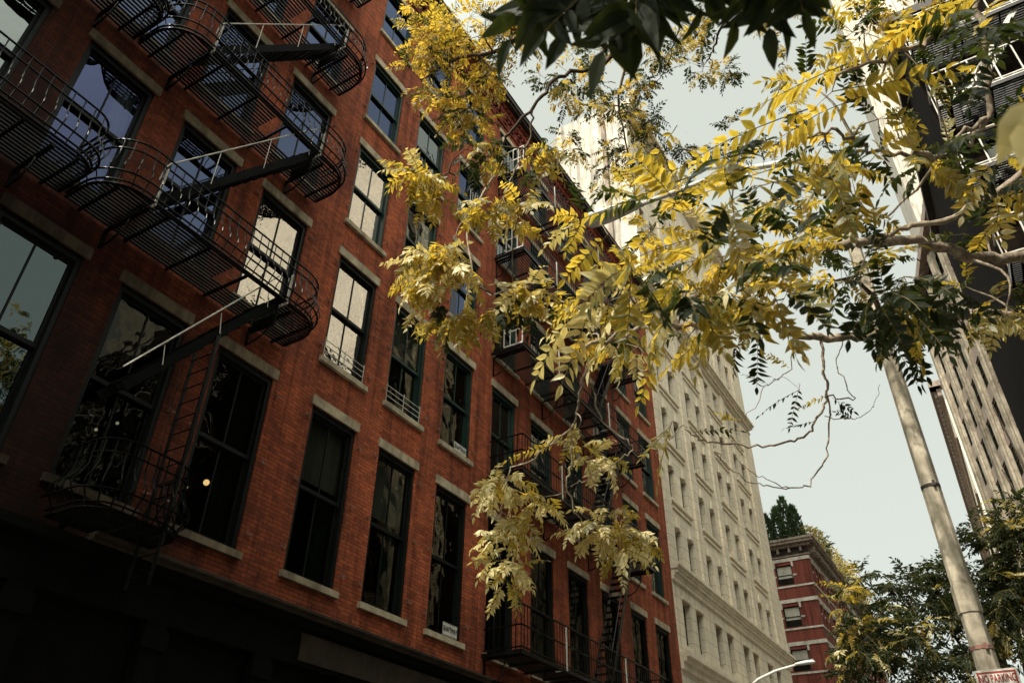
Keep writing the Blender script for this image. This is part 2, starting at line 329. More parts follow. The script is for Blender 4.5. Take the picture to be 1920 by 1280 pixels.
# ------------------------------------------------------------------ the two red row buildings
LZ = {1: 9.382, 2: 13.184, 3: 16.762, 4: 20.116, 5: 23.696}
SZ = {1: 5.955, 2: 10.273, 3: 14.019, 4: 17.613, 5: 21.285}
CA = [.97, 2.903, 4.812, 6.755, 9.055, 11.060, 13.120]
CB = [15.331, 17.456, 19.579, 21.77, 23.97, 26.045]
W = 1.383
def opening(c, r): return (c+.06, c+W-.06, SZ[r], LZ[r]-.2)
def make_window(root, c, r, fm, gm, label=None, extras=()):
    y0, y1, z0, z1 = opening(c, r)
    b = MB()
    f = .075
    b.box(-.21, -.035, y0+.002, y0+f, z0, z1-.002); b.box(-.21, -.035, y1-f, y1-.002, z0, z1-.002)
    b.box(-.21, -.035, y0+f, y1-f, z1-.11, z1-.002); b.box(-.21, -.05, y0+f, y1-f, z0, z0+.05)
    zm = (z0+z1)/2 - .02; ym = (y0+y1)/2
    zt = z1-.11
    # upper sash, lower sash set further in
    for (sa, sb, x0, x1) in ((zm, zt, -.15, -.105), (z0+.05, zm+.06, -.2, -.155)):
        b.box(x0, x1, y0+f, y0+f+.05, sa, sb); b.box(x0, x1, y1-f-.05, y1-f, sa, sb)
        b.box(x0, x1, y0+f+.05, y1-f-.05, sb-.055, sb); b.box(x0, x1, y0+f+.05, y1-f-.05, sa, sa+.07)
        b.box(x0+.008, x1-.008, ym-.014, ym+.014, sa+.07, sb-.055)
    win = b.build('window', fm, root)
    if label: win['label'] = label
    p = MB()
    p.quad((-.128, y0+f+.04, zm+.05), (-.128, y1-f-.04, zm+.05), (-.128, y1-f-.04, zt-.04), (-.128, y0+f+.04, zt-.04))
    p.quad((-.178, y0+f+.04, z0+.09), (-.178, y1-f-.04, z0+.09), (-.178, y1-f-.04, zm+.02), (-.178, y0+f+.04, zm+.02))
    gms = gm if isinstance(gm, tuple) else (gm, gm)
    p.m = [0, 1]
    p.build('pane', list(gms), win)
    l = MB(); l.box(.0, .035+.01*R.random(), c+R.uniform(-.015,.015), c+W+R.uniform(-.015,.015), LZ[r]-.2, LZ[r]+R.uniform(-.012,.012)); l.box(-.03, 0, c+.06, c+W-.06, LZ[r]-.2, LZ[r]-.198)
    l.build('lintel', M['stone'], win)
    s = MB(); s.box(-.05, .075, c-.02, c+W+.02, SZ[r]-.115, SZ[r]); s.build('sill', M['stone'], win)
    for e in extras:
        if e == 'curtain_right' or e == 'curtain_both':
            k = MB()
            for (ya, yb) in ([(y1-.46, y1-.06)] + ([(y0+.06, y0+.3)] if e == 'curtain_both' else [])):
                n = 14
                for i in range(n):
                    ta, tb = ya+(yb-ya)*i/n, ya+(yb-ya)*(i+1)/n
                    xa, xb2 = -.27+.03*math.sin(i*1.9), -.27+.03*math.sin((i+1)*1.9)
                    k.quad((xa, ta, z0), (xb2, tb, z0), (xb2, tb, z1), (xa, ta, z1))
            k.build('curtain', M['curtain'], win)
        if e == 'drape':
            k = MB(); n = 10; ya, yb = y1-.52, y1-.06
            for i in range(n):
                ta, tb = ya+(yb-ya)*i/n, ya+(yb-ya)*(i+1)/n
                xa, xb2 = -.30+.03*math.sin(i*1.7), -.30+.03*math.sin((i+1)*1.7)
                k.quad((xa, ta, z0), (xb2, tb, z0), (xb2, tb, z1), (xa, ta, z1))
            k.build('drape', M['drape'], win)
        if e in ('blind_low', 'blind_high'):
            za, zb = (z0, zm) if e == 'blind_low' else (zm+.25, z1)
            k = MB(); k.quad((-.24, y0, za), (-.24, y1, za), (-.24, y1, zb), (-.24, y0, zb)); k.build('blind', M['blind'], win)
        if e == 'guard':
            k = MB()
            for i in range(4): k.bar((-.015, y0+.02, z0+.07+i*.13), (-.015, y1-.02, z0+.07+i*.13), .014, .014)
            for yy in (y0+.03, ym, y1-.03): k.bar((-.015, yy, z0+.01), (-.015, yy, z0+.52), .016, .016)
            g = k.build('window_guard', M['paleiron'], win)
        if e == 'guard_high':
            k = MB(); za = zm+.05
            for i in range(5): k.bar((-.02, ym+.04+i*.12, za), (-.02, ym+.04+i*.12, za+.55), .02, .02)
            for zz in (za, za+.55): k.bar((-.02, ym+.03, zz), (-.02, ym+.54, zz), .02, .02)
            k.build('window_guard', M['paleiron'], win)
    return win

def row_building(name, label, cols, y0, y1, bm, spec, ztop=25.05):
    root = empty(name, (0, (y0+y1)/2, 0), label, 'building'); inv = -root.location
    holes = [opening(c, r) for c in cols for r in range(1, 6) if (c > 1 or r > 1)]
    b = MB(); wall_open(b, 0, y0, y1, 5.3, ztop, holes, .24)
    body(b, 0, -16, y0, y1, ztop); 
    b.quad((0,y0,0),(0,y1,0),(0,y1,5.3),(0,y0,5.3), 3)
    b.quad((-.6,y0+.03,5.31),(-.6,y1-.03,5.31),(-16,y1-.03,5.31),(-16,y0+.03,5.31), 2)
    wall = b.build('wall', [bm, M['roof'], M['ceil'], M['store']], root); wall.location = inv
    # dark rooms behind the glass
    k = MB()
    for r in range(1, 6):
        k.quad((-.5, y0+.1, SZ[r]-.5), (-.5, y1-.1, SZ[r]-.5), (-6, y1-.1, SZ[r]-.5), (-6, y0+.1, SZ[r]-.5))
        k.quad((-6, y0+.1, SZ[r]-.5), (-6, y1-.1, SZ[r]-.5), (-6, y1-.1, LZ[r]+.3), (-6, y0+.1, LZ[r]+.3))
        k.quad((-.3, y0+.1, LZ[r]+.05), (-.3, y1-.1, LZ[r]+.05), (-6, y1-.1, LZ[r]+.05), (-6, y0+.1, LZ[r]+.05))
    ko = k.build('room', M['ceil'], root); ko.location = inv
    for i, c in enumerate(cols):
        for r in range(1, 6):
            if c < 1 and r == 1: continue
            fm, gm, ex, lb = spec(i, r)
            wn = make_window(root, c, r, fm, gm, lb, ex); wn.location = inv
    # corbelled brick cornice
    k = MB(); d = y1-y0
    for (z0, z1, x) in ((23.98, 24.06, .05), (24.18, 24.27, .07), (24.50, 24.60, .16), (24.66, 24.74, .24)):
        k.box(-.02, x, y0+.004, y1-.004, z0, z1)
    n = int(d/.24)
    for i in range(n):
        ya = y0 + (i+.25)*d/n
        k.box(-.02, .12, ya, ya+.11, 24.271, 24.40); k.box(-.02, .15, ya-.06, ya+.13, 24.401, 24.499)
        k.box(-.02, .21, ya, ya+.12, 24.601, 24.659)
        if i % 2 == 0: k.box(-.02, .06, ya, ya+.24, 24.061, 24.179)
    ob = k.build('cornice', M['cornice'], root); ob.location = inv
    k = MB(); k.box(-.02, .40, y0, y1, 24.75, 24.86); k.box(-.02, .46, y0, y1, 24.861, 25.02); k.box(-.4, .48, y0, y1, 25.051, 25.09)
    ob = k.build('roof_edge', M['darkmetal'], root); ob.location = inv
    return root, inv

def specA(i, r):
    fm = M['greenpaint'] if (i >= 4 and r >= 3) or (i >= 5 and r >= 2) else M['blackpaint']
    g = M['glass_sky']; ex = []; lb = None
    if r == 1:
        g = M['glass_dark']; ex = {3: ['drape'], 4: ['drape', 'blind_high'], 5: ['drape', 'blind_high']}.get(i, [])
        if i == 1: g = M['glass_tree']
        if i == 2: g = M['glass_dim']
    elif r == 2:
        if i in (3, 4): g = M['glass_pale']; lb = 'tall window reflecting a cream wall'
        if i == 4: ex = ['guard']
        if i == 1: g = M['glass_thin']; ex = ['curtain_right']; lb = 'blue reflecting window with a pale curtain'
        if i == 0: g = M['glass_grey']
        if i == 5: g = M['glass_dark']; ex = ['guard', 'blind_high']
        if i == 6: g = M['glass_dark']
    elif r == 3:
        if i == 4: g = M['glass_pale']
        if i == 5: g = M['glass_grey']
    elif r == 4:
        if i == 5: g = (M['glass_sky'], M['glass_grey']); ex = ['blind_low']
        if i == 6: g = (M['glass_sky'], M['glass_grey']); ex = ['guard_high', 'blind_low']
    if r == 4 and i == 5: g = M['glass_grey']
    return fm, g if not isinstance(g, tuple) else (g[0], g[1]), ex, lb
def specB(i, r):
    fm = M['greenpaint'] if r >= 2 else M['blackpaint']
    g = M['glass_grey'] if r >= 2 else M['glass_dark']
    if i in (0, 1) and r in (3, 4, 5): return fm, M['glass_grey'], ['curtain_both'], None
    return fm, g, (['drape'] if r == 1 else []), None
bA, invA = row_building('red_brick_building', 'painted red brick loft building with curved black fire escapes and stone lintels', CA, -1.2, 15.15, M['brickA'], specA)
bB, invB = row_building('red_brick_building', 'darker red brick loft building with long straight fire escape, beside pale stone block', CB, 15.155, 28.22, M['brickB'], specB)
# shutter hooks beside the windows of the nearer building
for i in (2, 3, 4, 5, 6):
    for r in (1, 2, 3, 4):
        y0, y1, z0, z1 = opening(CA[i], r)
        for fz in ((.1, .5, .9) if r < 3 else (.12, .88)):
            for sgn, yy in ((-1, y0-.1), (1, y1+.1)):
                if i == 2 and sgn < 0: continue
                z = z0 + (z1-z0)*fz + R.uniform(-.04, .04)
                k = MB(); k.bar((0, yy, z), (.05, yy, z), .022, .03); k.bar((.05, yy, z-.012), (.058, yy+sgn*.10, z+.01), .018, .03); k.bar((.05, yy, z), (.05, yy, z+.055), .018, .018)
                h = k.build('shutter_hook', M['hookiron'], bA); h.location = invA
# storefront of the nearer building
k = MB()
k.box(.003, .16, -1.19, 15.1, 4.55, 5.12); k.box(.003, .30, -1.19, 15.1, 5.121, 5.24)
for yy in [-.9 + 1.95*i for i in range(9)]:
    k.box(.003, .2, yy-.16, yy+.16, .14, 4.54); k.box(.2, .24, yy-.2, yy+.2, 4.2, 4.45)
ob = k.build('storefront', M['store'], bA); ob.location = invA
k = MB(); k.box(.003, .40, 5.5, 15.1, 5.241, 5.29); k.box(.003, .46, 5.5, 15.1, 5.291, 5.33)
ob = k.build('storefront_cornice', M['rust'], bA); ob.location = invA
k = MB(); k.box(.161, .19, 9.6, 15.0, 4.62, 5.05); ob = k.build('fascia_board', M['rust'], bA); ob.location = invA
k = MB(); k.box(.003, .20, 15.2, 28.2, 4.5, 5.2); k.box(.003, .36, 15.2, 28.2, 5.201, 5.36)
for yy in [15.5 + 2.1*i for i in range(7)]: k.box(.003, .22, yy-.16, yy+.16, .14, 4.49)
ob = k.build('storefront', M['store'], bB); ob.location = invB

# ------------------------------------------------------------------ fire escapes (local: x out of the wall, y along it)
def rail_path(y0, y1, dep, rc):
    p = [(0.03, y0)]
    if rc > 0:
        n = 8
        for i in range(n+1):
            a = math.pi/2*i/n; p.append((dep-rc+rc*math.sin(a), y0+rc-rc*math.cos(a)))
        for i in range(n+1):
            a = math.pi/2*i/n; p.append((dep-rc+rc*math.cos(a), y1-rc+rc*math.sin(a)))
    else: p += [(dep, y0), (dep, y1)]
    p.append((0.03, y1)); return [Vector((a, b, 0)) for a, b in p]
def resample(p, step):
    out = []; acc = 0; nxt = 0.
    for a, b in zip(p, p[1:]):
        d = (b-a).length
        while nxt <= acc+d:
            t = (nxt-acc)/d; out.append((a+(b-a)*t, (b-a).normalized())); nxt += step
        acc += d
    return out
def belly(h, amp):
    if amp == 0: return 0.
    return amp*math.exp(-((h-.30)/.17)**2)
def railing(b, z, y0, y1, dep, rc, amp, H, rails, step, bw):
    p = rail_path(y0, y1, dep, rc)
    pts = resample(p, .06)
    for h in rails:
        q = []
        for c, t in pts:
            nrm = Vector((t.y, -t.x, 0)); q.append(c + nrm*belly(h, amp) + Vector((0, 0, z+h)))
        if rc > 0:
            for a, c in zip(q, q[1:]): b.bar(a, c, .034, .012, (0,0,1))
        else:
            for a, c in zip(p, p[1:]): b.bar(a+Vector((0,0,z+h)), c+Vector((0,0,z+h)), .03, .03)
    for c, t in resample(p, step)[1:]:
        nrm = Vector((t.y, -t.x, 0))
        hs = [0, .12, .2, .28, .36, .46, .6, H] if amp else [0, H]
        q = [c + nrm*belly(h, amp) + Vector((0, 0, z+h)) for h in hs]
        for a, d in zip(q, q[1:]): b.bar(a, d, bw, bw*.8, tuple(nrm)) if not amp else None
        if amp: b.tube(q, bw*.55, 6)
def platform(b, z, y0, y1, dep, rc, hole=None):
    x = .06
    while x < dep-.01:
        e = 0
        if rc and x > dep-rc: e = rc - math.sqrt(max(0, rc*rc-(x-dep+rc)**2))
        ya, yb = y0+e, y1-e
        segs = [(ya, yb)]
        if hole and hole[2] < x < hole[3]: segs = [(ya, hole[0]), (hole[1], yb)]
        for a, c in segs: b.box(x-.019, x+.019, a, c, z-.012, z+.012)
        x += .074
    n = max(2, int((y1-y0)/.85))
    for i in range(n+1):
        yy = y0+.25+(y1-y0-.5)*i/n
        b.box(.0, dep-(.05 if i not in (0, n) else rc*.25), yy-.022, yy+.022, z-.055, z-.0125)
    if rc == 0:
        b.box(dep-.02, dep+.02, y0, y1, z-.07, z+.02); b.box(0, dep, y0-.02, y0+.02, z-.07, z+.02); b.box(0, dep, y1-.02, y1+.02, z-.07, z+.02)
    else:
        p = [c for c, t in resample(rail_path(y0, y1, dep, rc), .08)]
        for a, c in zip(p, p[1:]): b.bar(a+Vector((0,0,z)), c+Vector((0,0,z)), .05, .014)
def bracket(z, y, dep, drop=.42):
    b = MB(); b.box(0, dep-.03, y-.03, y+.03, z-.1, z-.056)
    pts = [Vector((0.0, y, z-drop)) + Vector(((dep*.55)*math.sin(t*math.pi/2*.98), 0, (drop-.1)*(1-math.cos(t*math.pi/2)))) for t in [i/8 for i in range(9)]]
    b.tube(pts, .018, 5); b.box(0, .02, y-.03, y+.03, z-drop, z-.1); return b
def stair(ya, za, yb, zb, x0, x1):
    b = MB(); A = Vector((0, ya, za)); B = Vector((0, yb, zb))
    for x in (x0, x1): b.bar(A+Vector((x,0,0)), B+Vector((x,0,0)), .016, .17, (0,0,1)) if False else b.obox(((A+B)/2+Vector((x,0,0))), Vector((.008,0,0)), ((B-A).normalized().cross(Vector((1,0,0))))*.07, (B-A)*.5)
    n = max(3, int(abs(zb-za)/.235))
    for i in range(1, n):
        c = A+(B-A)*i/n
        for j in range(5): b.box(x0+.01, x1-.01, c.y-.10+j*.045, c.y-.10+j*.045+.026, c.z-.008, c.z+.008)
    return b
def handrail(ya, za, yb, zb, x, h=.78, r=.012):
    b = MB(); d = 1 if yb > ya else -1
    sl = (zb-za)/(yb-ya)
    b.tube([(x, ya, za+h-.32), (x, ya+d*.02, za+h-.04), (x, ya+d*.08, za+h+abs(sl)*.08), (x, yb-d*.35, zb+h-abs(sl)*.35), (x, yb, zb+h-.03)], r, 6)
    for t in (.3, .62, .95):
        y = ya+(yb-ya)*t; z = za+(zb-za)*t; b.tube([(x, y, z), (x, y, z+h)], .009, 4)
    return b
def newel(y, z, x, h=.62):
    b = MB(); b.box(x-.022, x+.022, y-.012, y+.012, z-.05, z+h); b.bar((x-.3, y, z-.03), (x, y, z-.03), .03, .03); return b
I = M['iron']

# curved fire escape on the nearer building
fe1 = empty('fire_escape', (0, 5.85, 0), 'black iron fire escape with rounded bellied balconies and zigzag stairs on red brick', 'fire escape', 'fire escapes on the left side of the street')
fi = Vector((0, -5.85, 0))
FL1 = [9.90, 13.66, 17.25, 20.93]
def put(o, off): o.location = off; return o
for k_, z in enumerate(FL1):
    pl = MB(); platform(pl, z, 3.62, 8.08, 1.08, .62, (6.0, 7.0, .44, .98)); po = put(pl.build('platform', I, fe1), fi)
    rl = MB(); railing(rl, z, 3.62, 8.08, 1.08, .62, .13, .92, (.07, .20, .74, .92), .165, .018); put(rl.build('railing', I, fe1), fi)
    for yy in (4.35, 7.3): put(bracket(z, yy, 1.05).build('bracket', I, fe1), fi)
    hp = MB(); hp.box(.44, .98, 7.02, 7.05, z-.5, z+.02); put(hp.build('stair_plate', M['ironmatte'], fe1), fi)
    if k_ < 3:
        zb = FL1[k_+1]
        s_ = put(stair(4.35, z+.05, 7.05, zb, .46, .96).build('stair', M['ironmatte'], fe1), fi)
        handrail(4.35, z+.05, 7.05, zb, 1.0).build('handrail', M['paleiron'], s_)
    put(newel(4.38, z, 1.08, .72).build('newel_post', M['paleiron'], fe1), fi)
    put(newel(7.12, z, 1.08, .60).build('newel_post', M['paleiron'], fe1), fi)
s_ = put(stair(4.90, 7.02, 7.03, FL1[0]+.02, .46, .98).build('drop_stair', M['ironmatte'], fe1), fi)
hr = MB(); hr.tube([(1.0, 4.80, 7.25+.02), (1.0, 6.9, 10.35)], .014, 6)
for t in (.2, .55, .9): hr.tube([(1.0, 4.9+2.13*t, 7.02+2.88*t), (1.0, 4.85+2.1*t, 7.3+3.0*t)], .009, 4)
hr.build('handrail', M['paleiron'], s_)
ld = MB()
for x in (.55, 1.0): ld.bar((x, 6.05, 4.7), (x, 6.05, 8.55), .05, .014, (1, 0, 0))
for i in range(15): ld.tube([(.55, 6.05, 4.85+i*.26), (1.0, 6.05, 4.85+i*.26)], .011, 5)
ld.tube([(.42, 6.0, 8.5), (.44, 6.0, 7.2), (.5, 6.02, 6.1)], .008, 4); ld.tube([(1.06, 6.05, 8.6), (1.06, 6.05, 5.2)], .012, 4)
put(ld.build('drop_ladder', I, fe1), fi)
z = 5.42
pl = MB(); platform(pl, z, 5.0, 6.4, 1.0, .4); put(pl.build('platform', M['ironmatte'], fe1), fi)
rl = MB(); railing(rl, z, 5.0, 6.4, 1.0, .4, .16, .95, (.07, .22, .76, .95), .15, .022); put(rl.build('railing', M['ironmatte'], fe1), fi)

# its neighbour at the left edge
fe0 = empty('fire_escape', (0, 1.2, 0), 'black iron bellied fire escape balcony cut by the left picture edge', 'fire escape', 'fire escapes on the left side of the street')
f0 = Vector((0, -1.2, 0))
for z in FL1[:3]:
    pl = MB(); platform(pl, z, -1.0, 3.5, .95, .3); put(pl.build('platform', I, fe0), f0)
    rl = MB(); railing(rl, z, -1.0, 3.5, .95, .3, .12, .92, (.07, .20, .74, .92), .165, .018); put(rl.build('railing', I, fe0), f0)
    for yy in (.4, 2.9): put(bracket(z, yy, .92).build('bracket', I, fe0), f0)

# long straight one on the second building
fe2 = empty('fire_escape', (0, 19.6, 0), 'long straight black fire escape with slatted platforms across the darker red building', 'fire escape', 'fire escapes on the left side of the street')
f2 = Vector((0, -19.6, 0))
FL2 = [5.9, 10.2, 14.0, 17.55, 21.05]
for k_, z in enumerate(FL2):
    y1 = 23.9
    pl = MB(); platform(pl, z, 15.3, y1, 1.02, 0, (20.6, 22.2, .35, .9)); put(pl.build('platform', I, fe2), f2)
    rl = MB(); railing(rl, z, 15.3, y1, 1.02, 0, 0, 1.0, (.08, .55, 1.0), .14, .016); put(rl.build('railing', I if k_ < 3 else I, fe2), f2)
    for yy in (15.4, 18.2, 21., 23.8): put(bracket(z, yy, 1.0, .7).build('bracket', I, fe2), f2)
    if k_ >= 2:
        ep = MB()
        for h in (0.04, .52, 1.02): ep.bar((.42, 15.27, z+h), (1.03, 15.27, z+h), .03, .045)
        for x in (.42, .62, .82, 1.02): ep.bar((x, 15.27, z+.04), (x, 15.27, z+1.02), .035, .02, (1,0,0))
        put(ep.build('end_panel', M['paleiron'], fe2), f2)  # only the sunlit outer half, its light put into the pale colour
    if k_ < 4:
        zb = FL2[k_+1]
        s_ = put(stair(20.2, z+.05, 22.3, zb, .36, .88).build('stair', I, fe2), f2)
        handrail(20.2, z+.05, 22.3, zb, .92).build('handrail', I, s_)
    put(newel(17.4, z+.02, 1.04, .95).build('newel_post', M['paleiron'], fe2), f2)
    put(newel(20.9, z+.02, 1.04, .95).build('newel_post', M['paleiron'], fe2), f2)

# ------------------------------------------------------------------ small things on the facade
def text_obj(name, body_, size, m, parent, rot, loc, bold=.004):
    cu = bpy.data.curves.new(name, 'FONT'); cu.body = body_; cu.size = size; cu.align_x = 'CENTER'; cu.align_y = 'CENTER'; cu.offset = bold; cu.extrude = .0015
    cu.materials.append(m); tmp_ = bpy.data.objects.new(name+'_outline', cu); COL.objects.link(tmp_)
    bpy.context.view_layer.update(); me = bpy.data.meshes.new_from_object(tmp_.evaluated_get(bpy.context.evaluated_depsgraph_get()))
    bpy.data.objects.remove(tmp_); me.name = name; o = bpy.data.objects.new(name, me); COL.objects.link(o); o.parent = parent; o.rotation_euler = rot; o.location = loc; return o
for (y, z, h, lb) in ((14.02, 6.13, .26, 'white SHAFTWAY sign on the tall lowest window above the storefront'), (14.02, 10.42, .24, 'white SHAFTWAY sign on the third floor window above another like it')):
    t = empty('shaftway_sign', (.01, y, z), lb, 'sign', 'shaftway signs')
    b = MB(); b.box(-.012, .0, -.26, .26, -h/2, h/2); b.build('panel', M['signwhite'], t)
    b = MB()
    for s_ in (-1, 1):
        b.box(.0005, .002, -.25, .25, s_*(h/2-.016)-.004, s_*(h/2-.016)+.004)
    b.build('border', M['signblack'], t)
    tx = text_obj('lettering', 'SHAFTWAY', .125, M['signblack'], t, (rad(90), 0, rad(90)), (.003, 0, 0)); tx.scale = (.78, 1.2, 1)
def pendant(y, z, x, r, lb, m):
    t = empty('pendant_lamp', (x, y, z), lb, 'lamp', 'lit lamps inside the windows')
    b = MB(); n = 8
    for i in range(n):
        for j in range(5):
            def P(a, c): return (r*math.sin(math.pi*c/5)*math.cos(2*math.pi*a/n), r*math.sin(math.pi*c/5)*math.sin(2*math.pi*a/n), r*math.cos(math.pi*c/5))
            b.quad(P(i, j), P(i, j+1), P(i+1, j+1), P(i+1, j))
    b.build('bulb', m, t)
    b = MB(); b.tube([(0, 0, r*.9), (0, 0, LZ[1]+.05-z)], .008, 5); b.build('cord', M['signblack'], t)
def on_x(px, py, X):
    d = RT*((px-960)/FPX) - UP*((py-640)/FPX) + FWD; return CAM + d*((X-CAM.x)/d.x)
for (px, py, X, r, lb, m) in ((387, 904, -1.2, .055, 'brightest warm bulb glowing inside the tall window beside the drop ladder', M['bulb']),
                              (350, 913, -1.6, .026, 'small lit bulb left of the brightest one behind the drop ladder', M['bulbdim']),
                              (220, 793, -1.6, .028, 'upper of two pale lamps in the dark window left of the drop ladder', M['bulbdim']),
                              (180, 805, -1.9, .028, 'lower of two pale lamps in the dark window left of the drop ladder', M['bulbdim'])):
    p = on_x(px, py, X); pendant(p.y, p.z, X, r, lb, m)

# ------------------------------------------------------------------ pale stone block beyond
wb = empty('limestone_building', (0, 36.7, 0), 'tall pale limestone block with paired narrow windows and carved cornices', 'building')
iw = Vector((0, -36.7, 0))
WY0, WY1, WH = 28.25, 45.25, 39.6
rows = [(9.14, 10.8), (12.3, 13.78), (15.0, 16.55), (17.8, 19.4), (20.6, 22.15), (23.4, 24.95), (27.2, 28.9), (30.2, 31.9), (33.2, 34.9)]
wc = []
for y in (29.15, 32.95, 36.75, 40.6): wc += [y, y+1.5]
WW = .80
holes = [(c, c+WW, a, b_) for c in wc for a, b_ in rows]
b = MB(); wall_open(b, 0, WY0, WY1, 0, WH, holes, .30)
wall = put(b.build('wall', [M['lime']], wb), iw)
b = MB(); body(b, 0, -22, WY0, WY1, 30.5, 0, 0., 1); body(b, 0, -4.3, WY0, WY1, WH, 0, 30.5, 1); b.quad((-3,WY0+.1,0),(-3,WY1-.1,0),(-3,WY1-.1,WH-.1),(-3,WY0+.1,WH-.1), 1)
put(b.build('side_wall', [M['whitewall'], M['roof']], wb), iw)
for ci, c in enumerate(wc):
    for ri, (a, z1) in enumerate(rows):
        b = MB(); b.box(-.28, -.22, c+.003, c+.06, a+.003, z1-.003); b.box(-.28, -.22, c+WW-.06, c+WW-.003, a+.003, z1-.003)
        b.box(-.28, -.22, c+.06, c+WW-.06, z1-.06, z1-.003); b.box(-.28, -.22, c+.06, c+WW-.06, a+.003, a+.06); b.box(-.27, -.23, c+.06, c+WW-.06, (a+z1)/2-.03, (a+z1)/2+.03)
        wn = put(b.build('window', M['blackpaint'], wb), iw)
        q = MB(); q.quad((-.255, c+.05, a+.05), (-.255, c+WW-.05, a+.05), (-.255, c+WW-.05, z1-.05), (-.255, c+.05, z1-.05)); q.build('pane', M['glass_far'], wn)
def cor(bands, dent):
    k = MB()
    for (z0, z1, x) in bands: k.box(.003, x, WY0-.02, WY1+.02, z0+.001, z1)
    if dent:
        for i in range(74):
            ya = WY0+.05+(WY1-WY0-.2)*i/74
            k.box(.003, dent[2], ya, ya+.12, dent[0], dent[1])
    put(k.build('cornice', M['limeplain'], wb), iw)
cor(((8.15, 8.4, .12), (8.4, 8.55, .26), (8.55, 8.72, .38)), None)
cor(((11.35, 11.5, .10), (11.5, 11.62, .14), (11.76, 11.86, .30), (11.86, 11.98, .38)), (11.621, 11.759, .25))
cor(((25.4, 25.55, .14), (25.72, 25.85, .34), (25.85, 26.0, .46)), (25.551, 25.719, .28))
cor(((38.6, 38.8, .2), (38.8, 39.1, .5), (39.1, 39.4, .75)), None)
for y in (28.27, 31.98, 35.72, 39.52, 43.3):
    ya, yb = y, (y+.68 if y < 43 else 45.2)
    for z0, z1 in ((12.0, 25.38), (26.02, 38.58)):
        k = MB(); k.box(.003, .09, ya, yb, z0, z1); put(k.build('pier', M['lime'], wb), iw)
def trim(name, *bx):
    k = MB(); k.box(*bx); put(k.build(name, M['limeplain'], wb), iw)
for i in range(0, 8, 2):
    for ri in range(1, 8):
        z = rows[ri][0]; zt = rows[ri-1][1]
        if ri in (1, 6): continue
        trim('window_ledge', .003, .11, wc[i]-.12, wc[i+1]+WW+.12, z-.16, z-.03)
        trim('string_course', .003, .07, wc[i]+.05, wc[i+1]+WW-.05, z-.42, z-.33)
        for cc in (wc[i], wc[i+1]): trim('keystone', .003, .075, cc+.24, cc+WW-.24, zt+.01, zt+.40)
for c in wc: trim('window_head', .003, .08, c-.06, c+WW+.06, 10.82, 10.95)
k = MB(); k.box(-1.35, -1.12, WY0-.2, WY0-.01, 25.2, 38.2); put(k.build('drain_pipe', M['brownstone'], wb), iw)

# ------------------------------------------------------------------ red corner building across the side street
rb = empty('corner_building', (0, 60, 0), 'red brick corner building with white stone bands and planted roof', 'building')
ir = Vector((0, -60, 0))
RY0, RY1, RH = 57.2, 84, 22.0
rf = [13.05 + 0.0, ]
floors = [4.6, 7.4, 10.25, 13.05, 15.9, 18.78]
fh = []
for z in floors:
    y = RY0+.62
    while y < RY1-3:
        for q in range(3): fh.append((y+q*1.02, y+q*1.02+.62, z+.95, z+2.25))
        y += 4.0
b = MB(); wall_open(b, 0, RY0, RY1, 0, RH, fh, .2)
# wall facing the camera (plane y = RY0) built by hand
xs = []; x = -1.28
while x > -15: xs.append((x-1.14, x)); x -= 1.75
ho = [(a, c, z+.80, z+2.20) for z in floors for a, c in xs]
tmp = MB(); wall_open(tmp, 0, -20, 0, 0, RH, [(a, c, z0, z1) for a, c, z0, z1 in ho], .2)
for q, f in zip(range(len(tmp.f)), tmp.f):
    P4 = [Vector((tmp.v[i][1], RY0 - tmp.v[i][0], tmp.v[i][2])) for i in f]; b.quad(*P4)
b.quad((-20,RY0,0),(-20,RY0,RH),(-20,RY1,RH),(-20,RY1,0)); b.quad((0,RY1,RH),(0,RY1,0),(-20,RY1,0),(-20,RY1,RH)); b.quad((0,RY0,RH),(0,RY1,RH),(-20,RY1,RH),(-20,RY0,RH))
put(b.build('wall', M['brickC'], rb), ir)
k = MB()
for z in floors:
    for z0, z1, d in ((z+.60, z+.72, .05), (z+2.42, z+2.66, .06)):
        k.box(.002, d, RY0-d, RY1, z0, z1); k.box(-19.9, .0, RY0-d, RY0-.002, z0, z1)
    for a, c in xs:
        k.box(a-.14, a-.002, RY0-.05, RY0-.002, z+2.05, z+2.42); k.box(c+.002, c+.14, RY0-.05, RY0-.002, z+2.05, z+2.42)
        k.box(a-.26, a-.002, RY0-.045, RY0-.002, z+1.38, z+1.5); k.box(c+.002, c+.26, RY0-.045, RY0-.002, z+1.38, z+1.5)
    y = RY0+.62
    while y < RY1-3:
        for q in range(3): k.box(.002, .05, y+q*1.02-.1, y+q*1.02+.72, z+2.25, z+2.4); k.box(.002, .045, y+q*1.02-.12, y+q*1.02-.002, z+1.5, z+1.62)
        y += 4.0
put(k.build('stone_band', M['band'], rb), ir)
k = MB()
for (z0, z1, d) in ((21.5, 21.62, .1), (22.1, 22.3, .35), (22.3, 22.5, .62), (22.5, 22.66, .7)):
    k.box(.002, d, RY0-d, RY1, z0+.001, z1); k.box(-19.9, .001, RY0-d, RY0-.002, z0+.001, z1)
y = RY0+.3
while y < RY1-.5:
    k.box(.003, .5, y, y+.16, 21.7, 22.1); k.box(.003, .2, y, y+.16, 21.62, 21.7); y += .62
x = -.3
while x > -19: k.box(x-.16, x, RY0-.3, RY0-.003, 21.75, 22.1); x -= .8
put(k.build('cornice', M['brownstone'], rb), ir)
k = MB(); k.box(-19.8, 0, RY0-.02, RY0-.003, 21.62, 22.1); put(k.build('frieze', M['darkmetal'], rb), ir)
def far_window(root, off, corners, nrm, up0, blind, gm):
    # corners: a, c along axis vector; built as frame + pane (+ blind)
    pass
